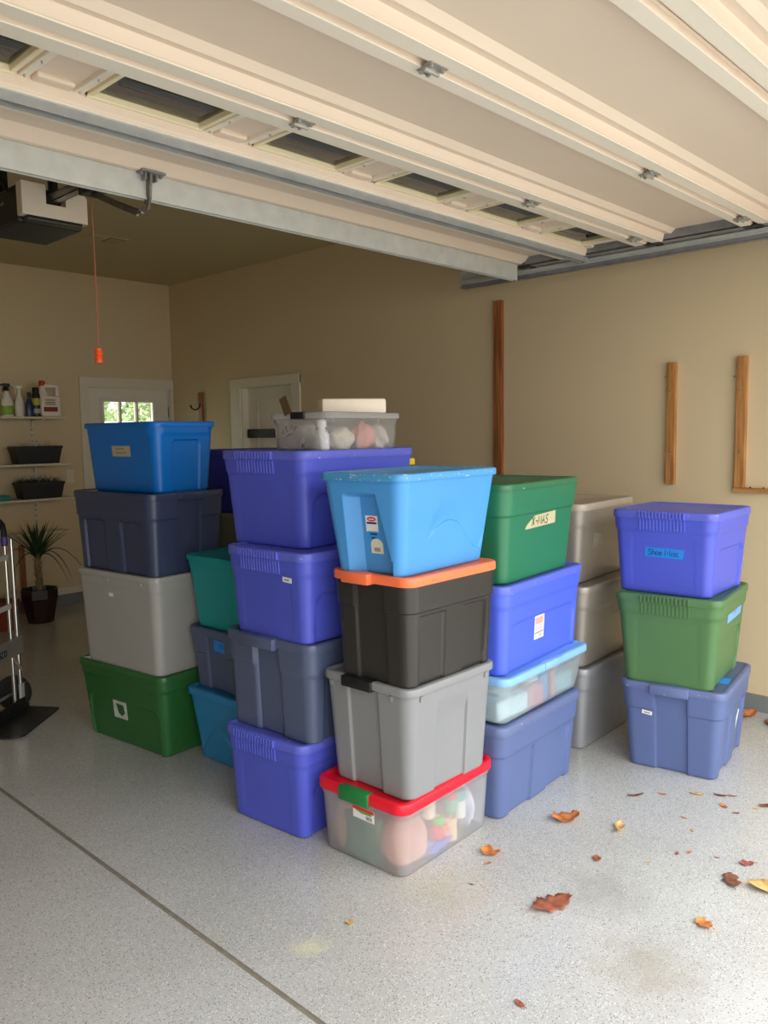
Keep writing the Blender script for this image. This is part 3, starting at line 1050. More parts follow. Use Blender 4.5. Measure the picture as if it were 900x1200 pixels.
A4 = Tote('bright blue tote with a small tan paper label, top of the far-left stack', (2.007, 3.395), 4.1, .381, .638, .340, .034, 1.304, 'corner_rec', P_BLUE, P_BLUE, .022)
lab, M = A4.rect('label_sticker', 'L', -.014, .204, .155, .052, PAPER_T, 'small tan paper label')
A4.marks('faded_print', M, [[(-.04, -.008), (.045, -.008)], [(-.04, .012), (.03, .012)]], .008, GREY_P, lab)

# --- low stack between the left stacks
C1 = Tote('azure blue tote on the floor under the slate tote between two taller stacks', (2.137, 2.983), 2.5, .60, .42, .357, .050, 0, 'bell', P_AZURE, P_AZURE)
C2 = Tote('dusky slate tote with blue tape, between the teal tote and the azure tote', (2.160, 2.980), 2.5, .60, .42, .299, .030, .357, 'rough', plastic('dusky_slate_tote', '#55607f', .45), plastic('dusky_slate_tote', '#55607f', .45))
lab, M = C2.rect('tape', 'L', -.05, .222, .15, .055, TAPE_B, 'blue painters tape with faint marker strokes', rot=-.06)
C2.marks('marker_strokes', M, [[(-.03, .018), (-.028, -.016), (-.012, .016), (-.008, -.002), (.012, .002), (.006, -.018), (.022, -.010), (.034, .014), (.034, -.012), (.05, -.014)]], .004, M_INK, lab)
C3 = Tote('teal green tote, top of the low stack beside the two purple totes', (2.152, 2.982), 2.5, .60, .42, .351, .043, .656, 'plain', P_TEAL, P_TEAL, .02)

# --- purple stack
B1 = Tote('purple tote standing on the floor with grip ribs on its rim', (1.931, 2.292), 5.0, .64, .47, .384, .029, 0, 'ribbed', P_PURPLE, P_PURPLEL)
B1.ribs('L', -.075, .15, 15)
B2 = Tote('dark navy tote with end handle sandwiched between two purple totes', (1.952, 2.260), 3.1, .64, .521, .394, .025, .384, 'rough', P_NAVYB, P_NAVYB)
B2.latch('L', .038, .21, P_NAVYB, out=.02, drop=.04)
B3 = Tote('purple tote with a tiny white sticker, resting on a dark navy tote', (1.931, 2.256), 1.4, .64, .495, .353, .031, .778, 'ribbed', P_PURPLE, P_PURPLEL)
B3.ribs('L', -.095, .135, 15)
lab, M = B3.rect('label_sticker', 'L', -.131, .249, .05, .02, M_WHITE, 'tiny white sticker', rot=-.05)
B3.marks('print_line', M, [[(-.015, 0), (.012, 0)]], .006, GREY_P, lab)
B4 = Tote('large purple tote directly beneath the clear bin', (2.002, 2.334), 2.6, .686, .517, .379, .037, 1.131, 'ribbed', P_PURPLE, P_PURPLEL)
B4.ribs('L', -.08, .135, 13)
B4.latch('E', -.2, .05, mat('yellow_tag', '#e8c62a', .5), 'yellow_tag', drop=.075, out=.03, top=-.045, depth=.02, label='small yellow tag at the far end')

# --- stack behind the far-left and purple stacks
dk = [('dark blue tote on the floor, lowest of the rear stack behind the others', 0, .39, P_NAVY), ('grey tote hidden in the rear stack above its dark blue base', .39, .38, P_GREY), ('olive grey tote whose lid shows in the dark gap behind the stacks', .77, .385, plastic('olive_grey_tote', '#7d7a62', .5))]
for l_, z_, h_, m_ in dk:
    Tote(l_, (2.56, 3.5), 4, .62, .48, h_, .035, z_, 'plain', m_, m_)
D1 = Tote('deep blue tote behind the purple one, half hidden by the bright blue tote', (2.56, 3.5), 4, .64, .50, .340, .035, 1.155, 'plain', P_DARKBLUE, P_DARKBLUE)

# --- front stack
CL_BIN = clear_plastic('frosted_clear_bin', (.93, .93, .95), .44)
E1 = Tote('frosted clear bin with red lid and green latch on the floor in front', (1.984, 1.826), 3.0, .585, .441, .278, .025, 0, 'clear', CL_BIN, P_RED, .034, clear=True)
E1.latch('L', .014, .145, P_LATCHG, 'latch', drop=.045, out=.010, label='green plastic latch')
lab, M = E1.rect('label_sticker', 'L', -.022, .198, .102, .046, M_WHITE, 'white, green and red paper label', rot=-.02)
MB().box(-.051, .010, 0, .051, .023, .0006, 0, M).build('red_band', RED_P, lab)
MB().prism([(-.045, .01), (.04, .01), (.04, .002), (-.01, .0)], 0, .0006, M).build('green_band', GREEN_P, lab)
A1b = [[(.014 + k * .005, -.018), (.014 + k * .005, -.003)] for k in range(6)]
E1.marks('barcode', M, A1b, .0025, M_INK, lab)
E2 = Tote('cool grey tote with a black latch, standing on the red lid', (1.999, 1.805), 1.0, .526, .448, .413, .034, .278, 'wedge', P_GREYC, P_GREYC, .024, step=.006)
E2.latch('L', .028, .15, M_BLACK, 'latch', drop=.034, out=.010, label='black plastic latch')
for f_, uu in (('L', .17), ('L', -.13), ('R', -.19), ('R', .19)):
    E2.rect('rim_tab', f_, uu, .374, .012, .02, P_GREYC, out=.006, th=.008)
E3 = Tote('black tote with a bright orange lid in the front stack', (1.992, 1.794), 1.5, .545, .39, .392, .026, .691, 'rough', P_BLACK, P_ORANGE, .028, step=.006)
E3.latch('L', .045, .13, P_ORANGE, out=.022, drop=.034)
E4 = Tote('light sky blue tote with a red and white label, top of the front stack', (1.953, 1.786), 4.5, .625, .391, .354, .051, 1.083, 'hightop', P_SKY, P_SKYL, .022, step=.0036)
lab, M = E4.patch('label_sticker', 'L', -.006, .178, [(-.027, -.028), (.027, -.028), (.027, .03), (-.027, .03)], M_WHITE, 'white label with a red oval')
m = MB(); m.lathe([(.020, 0), (.020, .0006)], 20, sy=.42, M=M @ Matrix.Translation((0, .018, 0))); m.build('red_oval', RED_P, lab)
E4.marks('oval_print', M @ Matrix.Translation((0, .018, .0005)), [[(-.012, 0), (.012, 0)]], .004, M_WHITE, lab)
E4.marks('print_line', M, [[(-.022, .004), (.022, .004)]], .007, NAVY_P, lab)
lab2, M2 = E4.patch('label_sticker', 'L', -.010, .137, [(-.027, -.018), (.027, -.018), (.027, .016), (-.027, .016)], BLUE_P, 'blue printed strip')
E4.marks('print_line', M2, [[(-.016, .006), (.016, .006)], [(-.01, -.008), (.01, -.008)]], .006, NAVY_P, lab2)
arch = [(-.027, -.024), (.027, -.024)] + [(.027 * math.cos(math.radians(k)), .008 + .022 * math.sin(math.radians(k))) for k in range(0, 181, 20)]
lab3, M3 = E4.patch('label_sticker', 'L', -.022, .098, arch, mat('cream_paper', '#ddd6c8', .65), 'arched cream label', out=.003)
E4.marks('barcode', M3, [[(-.012 + k * .004, -.017), (-.012 + k * .004, -.002)] for k in range(7)], .002, M_INK, lab3)

# --- stack right of the front stack
F1 = Tote('slate blue tote on the floor beneath the pale-lidded clear bin', (2.562, 1.817), 3.7, .692, .44, .394, .037, 0, 'rough', P_SLATE, P_SLATEL, .034)
F2 = Tote('frosted clear bin with pale blue lid between two blue totes', (2.562, 1.800), 4.2, .745, .44, .200, .045, .3985, 'clear', clear_plastic('frosted_blue_bin', (.84, .92, .94), .46), P_PALE, .026, clear=True)
F2.latch('R', .02, .16, P_PALE, 'latch', drop=.022, out=.006)
F3 = Tote('violet blue tote with a tall white label, right beneath the X-MAS tote', (2.575, 1.815), 6.0, .745, .44, .366, .027, .598, 'ribbed', plastic('violet_tote', '#5067e2', .4), plastic('violet_lid', '#5a6bdc', .42, .3))
lab, M = F3.rect('label_sticker', 'R', -.03, .150, .085, .105, M_WHITE, 'tall white printed label')
MB().box(-.038, .012, 0, .034, .042, .0006, 0, M).build('pink_print', mat('pink_print', '#f0a49a', .6), lab)
MB().box(-.038, -.02, 0, .036, .010, .0006, 0, M).build('lilac_print', LILAC_P, lab)
F3.marks('print_line', M, [[(-.04, -.026), (.036, -.024)]], .004, M_INK, lab)
F3.marks('barcode', M, [[(.0 + k * .006, -.046), (.0 + k * .006, -.030)] for k in range(5)], .003, GREY_P, lab)
F4 = Tote('kelly green tote marked X-MAS on masking tape', (2.590, 1.817), 5.8, .675, .44, .402, .042, .964, 'wide_band', P_GREENX, P_GREENXL, .024)
lab, M = F4.patch('tape', 'R', .0, .242, [(-.148, -.03), (.122, -.024), (.118, .030), (-.075, .022), (-.138, -.014)], TAPE_M, 'masking tape with X-MAS in black marker')
m = MB(); write(m, 'X-MAS', .036, .0052, M, -.095, -.018, gap=.22, slant=.1); m.build('lettering', M_INK, lab)

# --- silver stack by the wall
G1 = Tote('grey silver tote on the floor, bottom of the silver stack', (3.426, 1.942), 2.9, .64, .44, .417, .045, 0, 'silver', P_SILVERC, P_SILVERC)
G2 = Tote('warm silver tote in the middle of the silver stack', (3.410, 1.935), 3.6, .64, .44, .408, .048, .417, 'silver', P_SILVER, P_SILVER)
G3 = Tote('warm silver tote with a flat pale lid, top of the silver stack', (3.457, 1.985), 4.7, .644, .44, .393, .044, .825, 'silver', P_SILVER, plastic('silver_lid', '#b0a595', .4, .3))
lab, M = G3.rect('label_sticker', 'R', -.10, .205, .105, .07, mat('silver_label', '#aaa397', .25, var=.2, scale=40), 'shiny pale remains of a sticker')
G2.rect('label_sticker', 'R', .06, .25, .06, .06, mat('silver_label', '#aaa397', .25), 'faint pale sticker')

# --- right stack
H1 = Tote('slate blue tote with end handle on the floor, bottom of the right stack', (3.516, 1.313), 9.0, .600, .475, .409, .039, 0, 'rough', P_SLATE, P_SLATEL, .03)
H1.latch('L', .005, .17, P_SLATEL, out=.02, drop=.038)
lab, M = H1.rect('label_sticker', 'L', .108, .270, .046, .018, M_WHITE, 'tiny white sticker', rot=-.1)
H1.marks('print_line', M, [[(-.014, 0), (.014, 0)]], .006, GREY_P, lab)
lab, M = H1.patch('label_sticker', 'R', .09, .12, [(-.075, -.10), (-.02, -.06), (.03, .02), (.075, .09), (.06, .10), (.0, .04), (-.05, -.03)], M_WHITE, 'torn white sticker remnant')
m = MB(); m.box(-.11, -.205, .4096, -.02, -.150, .4105, 0); o = m.build('tape', TAPE_B, H1.o); o['label'] = 'blue tape on the lid'
H2 = Tote('moss green tote with blue tape, middle of the right stack', (3.487, 1.327), 8.4, .567, .482, .418, .043, .409, 'ribbed', P_MOSS, P_MOSS)
H2.ribs('L', -.10, .11, 13)
lab, M = H2.rect('tape', 'R', .03, .322, .27, .062, TAPE_BL, 'pale blue painters tape', out=.002)
H2.marks('marker_strokes', M, [[(-.04, .012), (-.036, -.010), (-.015, .012), (.01, -.006), (.03, .008)]], .004, NAVY_P, lab)
H3 = Tote('purple tote labelled Shoe Misc on blue tape, top of the right stack', (3.489, 1.361), 2.5, .500, .492, .378, .034, .827, 'ribbed', P_PURPLE, P_PURPLEL)
H3.ribs('L', -.105, .10, 14)
lab, M = H3.patch('tape', 'L', -.011, .193, [(-.092, -.022), (.082, -.024), (.092, .020), (-.09, .022)], mat('painters_tape_deep', '#1f86e0', .6, var=.04), 'blue tape with Shoe Misc in marker')
m = MB(); write(m, 'Shoe Misc', .028, .0034, M, -.078, -.013, gap=.12, slant=.1); m.build('lettering', NAVY_P, lab)

# --- clear bin on the large purple tote
B5 = Tote('clear lidless-looking bin with a black clip, on the large purple tote', (2.150, 2.350), 6.0, .500, .345, .150, .020, 1.510, 'clear', clear_plastic('thin_clear_bin', (.93, .93, .92), .26), clear_plastic('clear_lid', (.93, .92, .90), .5), .02, clear=True)
B5.o['label'] = 'clear bin with white lid and black clip, on the large purple tote'
B5.latch('L', -.012, .075, M_BLACK, 'latch', drop=.022, out=.010, label='black plastic clip')
m = MB(); m.box(-.003, -.022, 0, .003, .022, .075, .002, Matrix.Translation((-.256, .035, .150)) @ Matrix.Rotation(math.radians(-24), 4, 'X'))
o = m.build('open_latch', mat('brown_flap', '#5a4630', .5), B5.o); o['label'] = 'raised brown flap'
def inside(T, x, y, z):
    """A point given in a tote's own frame, as a world position."""
    th = T.o.rotation_euler.z
    return (T.o.location.x + x * math.cos(th) - y * math.sin(th), T.o.location.y + x * math.sin(th) + y * math.cos(th), T.z0 + z)

def lump(name, label, cat, loc, r, m, seed, sq=(1, 1, 1), rough=.12, rz=0.):
    bm = bmesh.new()
    bmesh.ops.create_icosphere(bm, subdivisions=3, radius=1)
    rr = random.Random(seed)
    dirs = [(Vector((rr.uniform(-1, 1), rr.uniform(-1, 1), rr.uniform(-1, 1))).normalized(), rr.uniform(2, 5), rr.uniform(0, 6)) for _ in range(6)]
    for v_ in bm.verts:
        n = v_.co.normalized()
        k = 1 + rough * sum(math.sin(f * n.dot(d) * 2 + p) for d, f, p in dirs) / 2.4
        z = n.z * k
        if z < -.75: z = -.75
        v_.co = Vector((n.x * k * sq[0] * r, n.y * k * sq[1] * r, (z + .75) * sq[2] * r))
    me = bpy.data.meshes.new(name); bm.to_mesh(me); bm.free()
    me.polygons.foreach_set('use_smooth', [True] * len(me.polygons))
    me.materials.append(m)
    o = bpy.data.objects.new(name, me); C.objects.link(o)
    o.location = loc; o.rotation_euler = (0, 0, rz)
    return tag(o, label, cat)

# white folded parcel on the clear bin
pk = MB().box(-.14, -.065, 0, .14, .065, .066, .012).build('wrapped_parcel', mat('cream_wrap', '#e6d9c6', .6, var=.05, scale=8, bump=.3, bscale=14), smooth=40)
pk.location = inside(B5, .075, -.02, .1505); pk.rotation_euler = (0, 0, math.radians(-32))
tag(pk, 'cream wrapped flat parcel lying on the clear bin lid', 'parcel')
# contents of that bin
fold = MB()
fold.box(-.035, -.115, 0, .035, .060, .112, .018)
bag = fold.build('cloth_bag', mat('canvas_white', '#d8d4cc', .85, var=.06, bump=.3, bscale=60), smooth=40)
bag.location = inside(B5, -.185, .085, .004); bag.rotation_euler = (0, 0, 0)
tag(bag, 'folded white canvas bag printed VENEZIA inside the clear bin', 'bag')
m = MB()
word, R0 = 'VENEZIA', .062
for k, ch in enumerate(word):
    an = math.radians(132 - k * 22)
    M = Matrix.Translation((-.0358, -.035, .018)) @ Matrix(((0, 0, -1, 0), (-1, 0, 0, 0), (0, 1, 0, 0), (0, 0, 0, 1))) @ Matrix.Rotation(an - math.pi / 2, 4, 'Z') @ Matrix.Translation((0, R0, 0))
    write(m, ch, .022, .0046, M, -.007, 0)
cirM = Matrix.Translation((-.0358, -.035, .018)) @ Matrix(((0, 0, -1, 0), (-1, 0, 0, 0), (0, 1, 0, 0), (0, 0, 0, 1)))
ribbon(m, [(.046 * math.cos(math.radians(a_)), .046 * math.sin(math.radians(a_))) for a_ in range(0, 181, 10)], .006, cirM, .0006)
m.build('lettering', M_INK, bag)
bt = thing('bottle', 'white bottle standing beside the canvas bag inside the clear bin', 'bottle', inside(B5, -.195, -.085, .004))
MB().lathe([(.0, 0), (.030, 0), (.033, .01), (.032, .06), (.022, .078), (.016, .084), (.016, .09)], 20).build('body', M_WHITE, bt, True)
MB().lathe([(.020, .09), (.022, .095), (.022, .115), (.016, .122), (0, .123)], 18).build('cap', M_WHITE, bt, True)
lump('cloth_bundle', 'pale cream cloth bundle in the clear bin corner', 'cloth', inside(B5, -.075, -.085, .004), .052, mat('cream_cloth', '#ddd2bd', .9), 3, (1.2, .9, 1))
lump('soft_toy', 'pink soft toy pressed against the clear bin side', 'toy', inside(B5, .05, -.10, .004), .05, mat('pink_cloth', '#e58f86', .9, col2='#d8a89a', scale=20), 5, (1, .7, 1.25), .2)
lump('white_figurine', 'white lumpy ornament inside the clear bin', 'ornament', inside(B5, .165, -.085, .004), .05, mat('white_cloth', '#e9e4da', .8, col2='#b5aca0', scale=14), 8, (1, .8, 1.2), .22)
lump('grey_cloth', 'grey brown cloth lying at the back of the clear bin', 'cloth', inside(B5, .10, .06, .004), .07, mat('taupe_cloth', '#9c8d7c', .9), 11, (1.6, .9, .8), .15)

# contents of the red-lidded bin
lump('plush_toy', 'large round pinkish tan plush behind the front corner of the red-lidded bin', 'toy', inside(E1, -.155, -.108, .005), .087, mat('peach_plush', '#deb4a2', .95, col2='#c98f7e', scale=9), 21, (1.05, .9, 1.18), .06)
lump('plush_toy', 'tan plush at the far end of the red-lidded bin', 'toy', inside(E1, -.212, .118, .005), .075, mat('tan_plush', '#dcb39a', .95, col2='#cda08a', scale=9), 22, (.6, .7, 1.6), .05)
bk = MB().box(-.018, -.10, 0, .018, .075, .165, .004).build('green_book', mat('green_cover', '#4d9272', .6), smooth=40)
bk.location = inside(E1, -.235, .035, .005); bk.rotation_euler = (0, 0, 0)
tag(bk, 'green box standing upright inside the red-lidded bin', 'box')
m = MB()
for k in range(3):
    ribbon(m, [(-.03, .05 + .018 * k), (.04, .05 + .018 * k)], .005, Matrix.Translation((-.0182, 0, .0)) @ Matrix(((0, 0, -1, 0), (-1, 0, 0, 0), (0, 1, 0, 0), (0, 0, 0, 1))), .0006)
m.build('pale_print', mat('pale_print', '#b5d2c2', .6), bk)
RC = [('red', '#e64250', -.01, -.15, .03, .07), ('cream', '#efe3bd', -.03, -.13, .125, .07), ('lime', '#5fd640', -.005, -.155, .10, .028), ('pink', '#e89a9a', .045, -.145, .005, .10), ('mint', '#58c49a', .085, -.15, .115, .05), ('scarlet', '#d84a5c', .085, -.15, .165, .03), ('wheat', '#ecd9a8', .075, -.155, .005, .09), ('white', '#f2f2ee', .14, -.15, .07, .07), ('aqua', '#4cc2c0', .14, -.152, .145, .035), ('orange', '#f08a3c', .015, -.155, .06, .03)]
zt = {}
for nm, colr, x_, y_, z_, h_ in RC:
    key = round(x_ / .05)
    sp = thing('ribbon_spool', nm + ' ribbon spool in the pile inside the red-lidded bin', 'spool', inside(E1, x_, y_ + .005, z_), 0, 'ribbon spools in the red-lidded bin')
    MB().lathe([(.026, 0), (.028, .002), (.028, h_ - .002), (.026, h_)], 18).build('ribbon', mat('ribbon_' + nm, colr, .5), sp, True)
    MB().lathe([(.010, h_), (.010, h_ + .001)], 12).build('core', M_WHITE, sp)
lump('blue_cloth', 'blue tissue at the bottom of the red-lidded bin', 'cloth', inside(E1, -.04, -.155, .005), .04, mat('blue_tissue', '#6a7fd2', .8), 31, (2.0, .7, .6), .25)
lump('white_tissue', 'white tissue paper at the right end of the red-lidded bin', 'tissue', inside(E1, .205, -.10, .005), .07, mat('white_tissue', '#e6e8ec', .8, col2='#8f9fd0', scale=16), 32, (.6, 1.0, 1.5), .2)
lump('tan_cloth', 'tan tissue filling the middle of the red-lidded bin', 'tissue', inside(E1, .05, .03, .005), .09, mat('beige_tissue', '#d9c8b8', .85), 33, (2.0, 1.2, 1.3), .15)

# contents of the pale-lidded bin
bx = MB().box(-.15, -.09, 0, .08, .14, .085, .012).build('white_box', mat('ice_white_box', '#dfecee', .6), smooth=40)
bx.location = inside(F2, -.175, -.07, .005); tag(bx, 'white box in the front end of the pale-lidded bin', 'box')
lump('grey_cloth', 'grey cloth heaped on the white box in the pale-lidded bin', 'cloth', inside(F2, -.195, -.08, .0905), .046, mat('grey_cloth', '#a6a9a4', .9, col2='#c9cccb', scale=14), 41, (2.2, 1.3, .85), .15)
rb = MB().box(-.055, -.06, 0, .055, .06, .095, .008).build('red_packet', mat('rose_packet', '#d98a92', .6), smooth=40)
rb.location = inside(F2, -.03, -.105, .005); tag(rb, 'rose red packet in the middle of the pale-lidded bin', 'packet')
lump('white_bundle', 'white bundle resting on the rose packet in the pale-lidded bin', 'cloth', inside(F2, -.035, -.10, .1005), .04, mat('white_bundle', '#dfe3e4', .85), 43, (1.3, 1.3, .9), .2)
bs = MB().lathe([(.028, 0), (.030, .003), (.030, .150), (.026, .155)], 18, sy=.8).build('blue_tube', mat('blue_tube', '#2f97dc', .45), smooth=40)
bs.location = inside(F2, .065, -.135, .005); tag(bs, 'bright blue upright tube in the pale-lidded bin', 'tube')
pb = MB().box(-.016, -.05, 0, .016, .05, .12, .004).build('coral_box', mat('coral_box', '#e7907c', .6), smooth=40)
pb.location = inside(F2, .120, -.115, .005); tag(pb, 'coral box beside the blue tube in the pale-lidded bin', 'box')
tb = MB().box(-.09, -.09, 0, .09, .13, .085, .012).build('teal_box', mat('teal_box', '#8fbcc4', .6), smooth=40)
tb.location = inside(F2, .215, -.07, .005); tag(tb, 'pale teal box in the far end of the pale-lidded bin', 'box')
lump('cream_cloth', 'cream patterned cloth on the teal box in the pale-lidded bin', 'cloth', inside(F2, .212, -.085, .0905), .042, mat('cream_print', '#d8cdb8', .9, col2='#a8a49a', scale=22), 45, (1.9, 1.1, 1.0), .15)

# ------------------------------------------------------------------ strips on the right wall
def strip(label, y0, y1, z0, z1, m, screws=(), dep=.032):
    t = thing('wood_strip', label, 'wood strip', (XR, (y0 + y1) / 2, z0))
    MB().box(-dep, -(y1 - y0) / 2, 0, 0, (y1 - y0) / 2, z1 - z0, .002).build('board', m, t)
    for dy, z in screws:
        MB().lathe([(.0, 0), (.007, 0), (.006, .004), (.0, .005)], 8, M=Matrix.Translation((-dep, dy, z - z0)) @ Matrix.Rotation(math.radians(-90), 4, 'Y')).build('screw', M_SCREW, t)
    return t
strip('tall reddish brown wood strip on the wall, behind the green tote', 3.272, 3.335, .80, 2.462, M_WOODR)
t = strip('short pine strip with screws between the two others, above the right stack', 2.050, 2.100, 1.257, 1.962, M_WOOD, ((.0, 1.80), (-.005, 1.45)))
MB().tube([(-.022, .025, 1.885 - 1.257), (-.022, .045, 1.885 - 1.257)], .004, 6).build('nail', M_SCREW, t)
t = strip('pine strip meeting a horizontal strip near the open doorway', 1.652, 1.704, 1.250, 1.968, M_WOOD, ((.0, 1.79), (-.002, 1.45)))
MB().tube([(-.022, .026, 1.86 - 1.25), (-.022, .048, 1.86 - 1.25)], .004, 6).build('nail', M_SCREW, t)
t = thing('wood_strip', 'horizontal pine strip running from the upright strip toward the doorway', 'wood strip', (XR, 1.0, 1.222))
MB().box(-.034, -.75, 0, 0, .708, .0275, .002).build('board', M_WOODH, t)
for yy in (.62, .55, .40):
    MB().lathe([(0, 0), (.006, 0), (.005, .006), (0, .007)], 8, c=(-.018, yy, .0272)).build('screw', M_STEELD, t)
# coat hook strip by the yard door
t = thing('coat_hook_strip', 'brown wood strip with a dark coat hook in the back corner', 'coat hook', (XR, 6.90, .9))
MB().box(-.022, -.032, 0, 0, .032, 1.11, .003).build('board', M_WOODR, t)
for z in (.98, .35):
    MB().tube([(-.022, 0, z + .02), (-.03, 0, z - .01), (-.05, 0, z - .035), (-.085, 0, z - .045), (-.118, 0, z - .03), (-.135, 0, z + .0)], [.007, .007, .007, .007, .007, .01], 8).build('hook', M_STEELD, t, True)

# switch plate on the back wall
t = thing('outlet_plate', 'cream wall plate on the back wall beside the shelves', 'switch plate', (3.487, YB, 1.22))
MB().box(-.036, -.006, -.06, .036, 0, .06, .002).build('plate', M_TRIM, t)
MB().box(-.009, -.010, -.02, .009, -.005, .02, .001).build('toggle', M_TRIM, t)

# ------------------------------------------------------------------ shelves and what stands on them
SX0, SX1 = 1.2, 3.37
for z, nm, d in ((1.768, 'top white shelf holding the bottles, on the back wall', .30), (1.355, 'white shelf second from the top, under the empty black planter', .30), (1.046, 'white shelf third from the top, under the grassy planter', .30), (.735, 'lowest white shelf, behind the spiky potted plant', .20)):
    t = thing('wall_shelf', nm, 'shelf', ((SX0 + SX1) / 2, YB, z))
    w_ = (SX1 - SX0) / 2
    MB().box(-w_, -d, -.018, w_, -.012, 0, .003).build('board', M_SHELF, t)
    for bx_ in (-.6, .86):
        MB().box(bx_ - .006, -d + .04, -.03, bx_ + .006, -.012, -.018).box(bx_ - .006, -.05, -.09, bx_ + .006, -.012, -.02).build('bracket', M_SHELF, t)
for sx in (1.685, 3.145):
    t = thing('shelf_standard', 'slotted white shelf upright %s' % ('behind the planters' if sx > 3 else 'further along the back wall, beyond the hand truck'), 'shelf upright', (sx, YB, .62))
    MB().box(-.013, -.012, 0, .013, 0, 1.30, .001).build('channel', M_SHELF, t)
    m = MB()
    for k in range(24):
        m.box(-.004, -.0125, .04 + k * .052, .004, -.0118, .06 + k * .052)
    o = m.build('slots', mat('slot_dark', '#5c5444', .7), t); o['kind'] = 'stuff'

ZS = 1.768
# spray bottle with green label
def spray(label, x, y, z, bodym, headm, labm, h=.19, w=.045, face=-1):
    t = thing('spray_bottle', label, 'bottle', (x, y, z))
    MB().lathe([(0, 0), (w * .95, 0), (w, .008), (w, h * .5), (w * .9, h * .66), (w * .45, h * .92), (w * .33, h), (w * .33, h + .01)], 20, sy=.62).build('body', bodym, t, True)
    m = MB()
    m.lathe([(w * .4, h + .01), (w * .42, h + .035), (w * .3, h + .045)], 14)
    m.box(-.028, -.012, h + .045, .03, .012, h + .075, .006)
    m.box(-.05, -.008, h + .052, -.026, .008, h + .070, .003)
    m.build('spray_head', headm, t, True)
    m = MB(); m.tube([(-.02, 0, h + .046), (-.032, 0, h + .02), (-.03, 0, h + .0)], .005, 6); m.build('trigger', headm, t)
    if labm:
        MB().lathe([(w * 1.012, h * .08), (w * 1.012, h * .45)], 20, sy=.63).build('label_band', labm, t, True)
    return t
M_BTW = mat('bottle_white', '#e9e2d2', .4)
spray('spray bottle with a green label at the shelf end by the frame edge', 2.865, 7.22, ZS, M_BTW, M_BLACK, mat('lime_label', '#8db63a', .5), .21, .052)
spray('slim white spray bottle with a white trigger, second from the lime one', 2.975, 7.23, ZS, M_BTW, M_BTW, None, .20, .042)
t = thing('bottle', 'small dark blue bottle between the white spray bottle and the black-capped one', 'bottle', (3.035, 7.17, ZS))
MB().lathe([(0, 0), (.034, 0), (.036, .01), (.036, .10), (.02, .14), (.013, .16), (.013, .175)], 18, sy=.6).build('body', mat('navy_bottle', '#263a5a', .3), t, True)
MB().lathe([(.015, .175), (.015, .21), (.0, .212)], 14).build('cap', M_BLACK, t, True)
t = thing('bottle', 'black-capped bottle with a yellow green label beside the big jug', 'bottle', (3.100, 7.18, ZS))
MB().lathe([(0, 0), (.036, 0), (.038, .008), (.038, .19), (.03, .205), (.026, .21)], 20, sy=.8).build('body', mat('dark_bottle', '#20281f', .35), t, True)
MB().lathe([(.028, .21), (.028, .25), (.024, .255), (0, .256)], 16, sy=.9).build('cap', M_BLACK, t, True)
MB().lathe([(.0388, .10), (.0388, .16)], 20, sy=.81).build('label_band', mat('olive_label', '#b9b23c', .5), t, True)
MB().lathe([(.0388, .03), (.0388, .07)], 20, sy=.81).build('label_band', mat('silver_band', '#a9aaa6', .5), t, True)
t = thing('jug', 'big white jug with a red cap and red brown label on the top shelf', 'jug', (3.215, 7.19, ZS))
m = MB()
m.box(-.09, -.055, 0, .09, .055, .185, .022)
m.box(.055, -.03, .17, .088, .03, .285, .012)
m.box(-.05, -.028, .255, .075, .028, .287, .012)
m.lathe([(.05, .175), (.042, .20), (.022, .26), (.02, .275)], 18, c=(-.05, 0, 0))
m.build('body', M_BTW, t, 40)
MB().lathe([(.026, .272), (.027, .31), (.018, .318), (0, .319)], 16, c=(-.052, 0, 0)).build('cap', mat('red_cap', '#c32a1c', .45), t, True)
lb = MB().box(-.072, -.0575, .03, .055, -.0545, .165, .003).build('label_sticker', mat('jug_label', '#e6d8c2', .6), t)
MB().box(-.07, -.0585, .045, .054, -.0574, .085).build('red_band', mat('jug_red', '#84301f', .6), lb)
m = MB()
for zz in (.105, .122, .142):
    m.box(-.055, -.0585, zz, .035, -.0574, zz + .007)
m.build('print_lines', M_INK, lb)

def grass_blade(m, x, y, z, L, an, lean, w, droop=.5, n=5):
    dx, dy = math.cos(an), math.sin(an)
    pts = []
    for k in range(n + 1):
        s = k / n
        r_ = L * lean * s
        zz = L * (s - droop * lean * s * s)
        pts.append(Vector((x + dx * r_, y + dy * r_, z + zz)))
    vs = []
    for k, p in enumerate(pts):
        ww = w * (1 - (k / n) ** 1.6) + .0004
        vs += [(p.x - dy * ww, p.y + dx * ww, p.z), (p.x, p.y, p.z + ww * .5), (p.x + dy * ww, p.y - dx * ww, p.z)]
    fs = []
    for k in range(n):
        for q in (0, 1):
            fs.append((3 * k + q, 3 * k + q + 1, 3 * k + 4 + q, 3 * k + 3 + q))
    m.add(vs, fs)

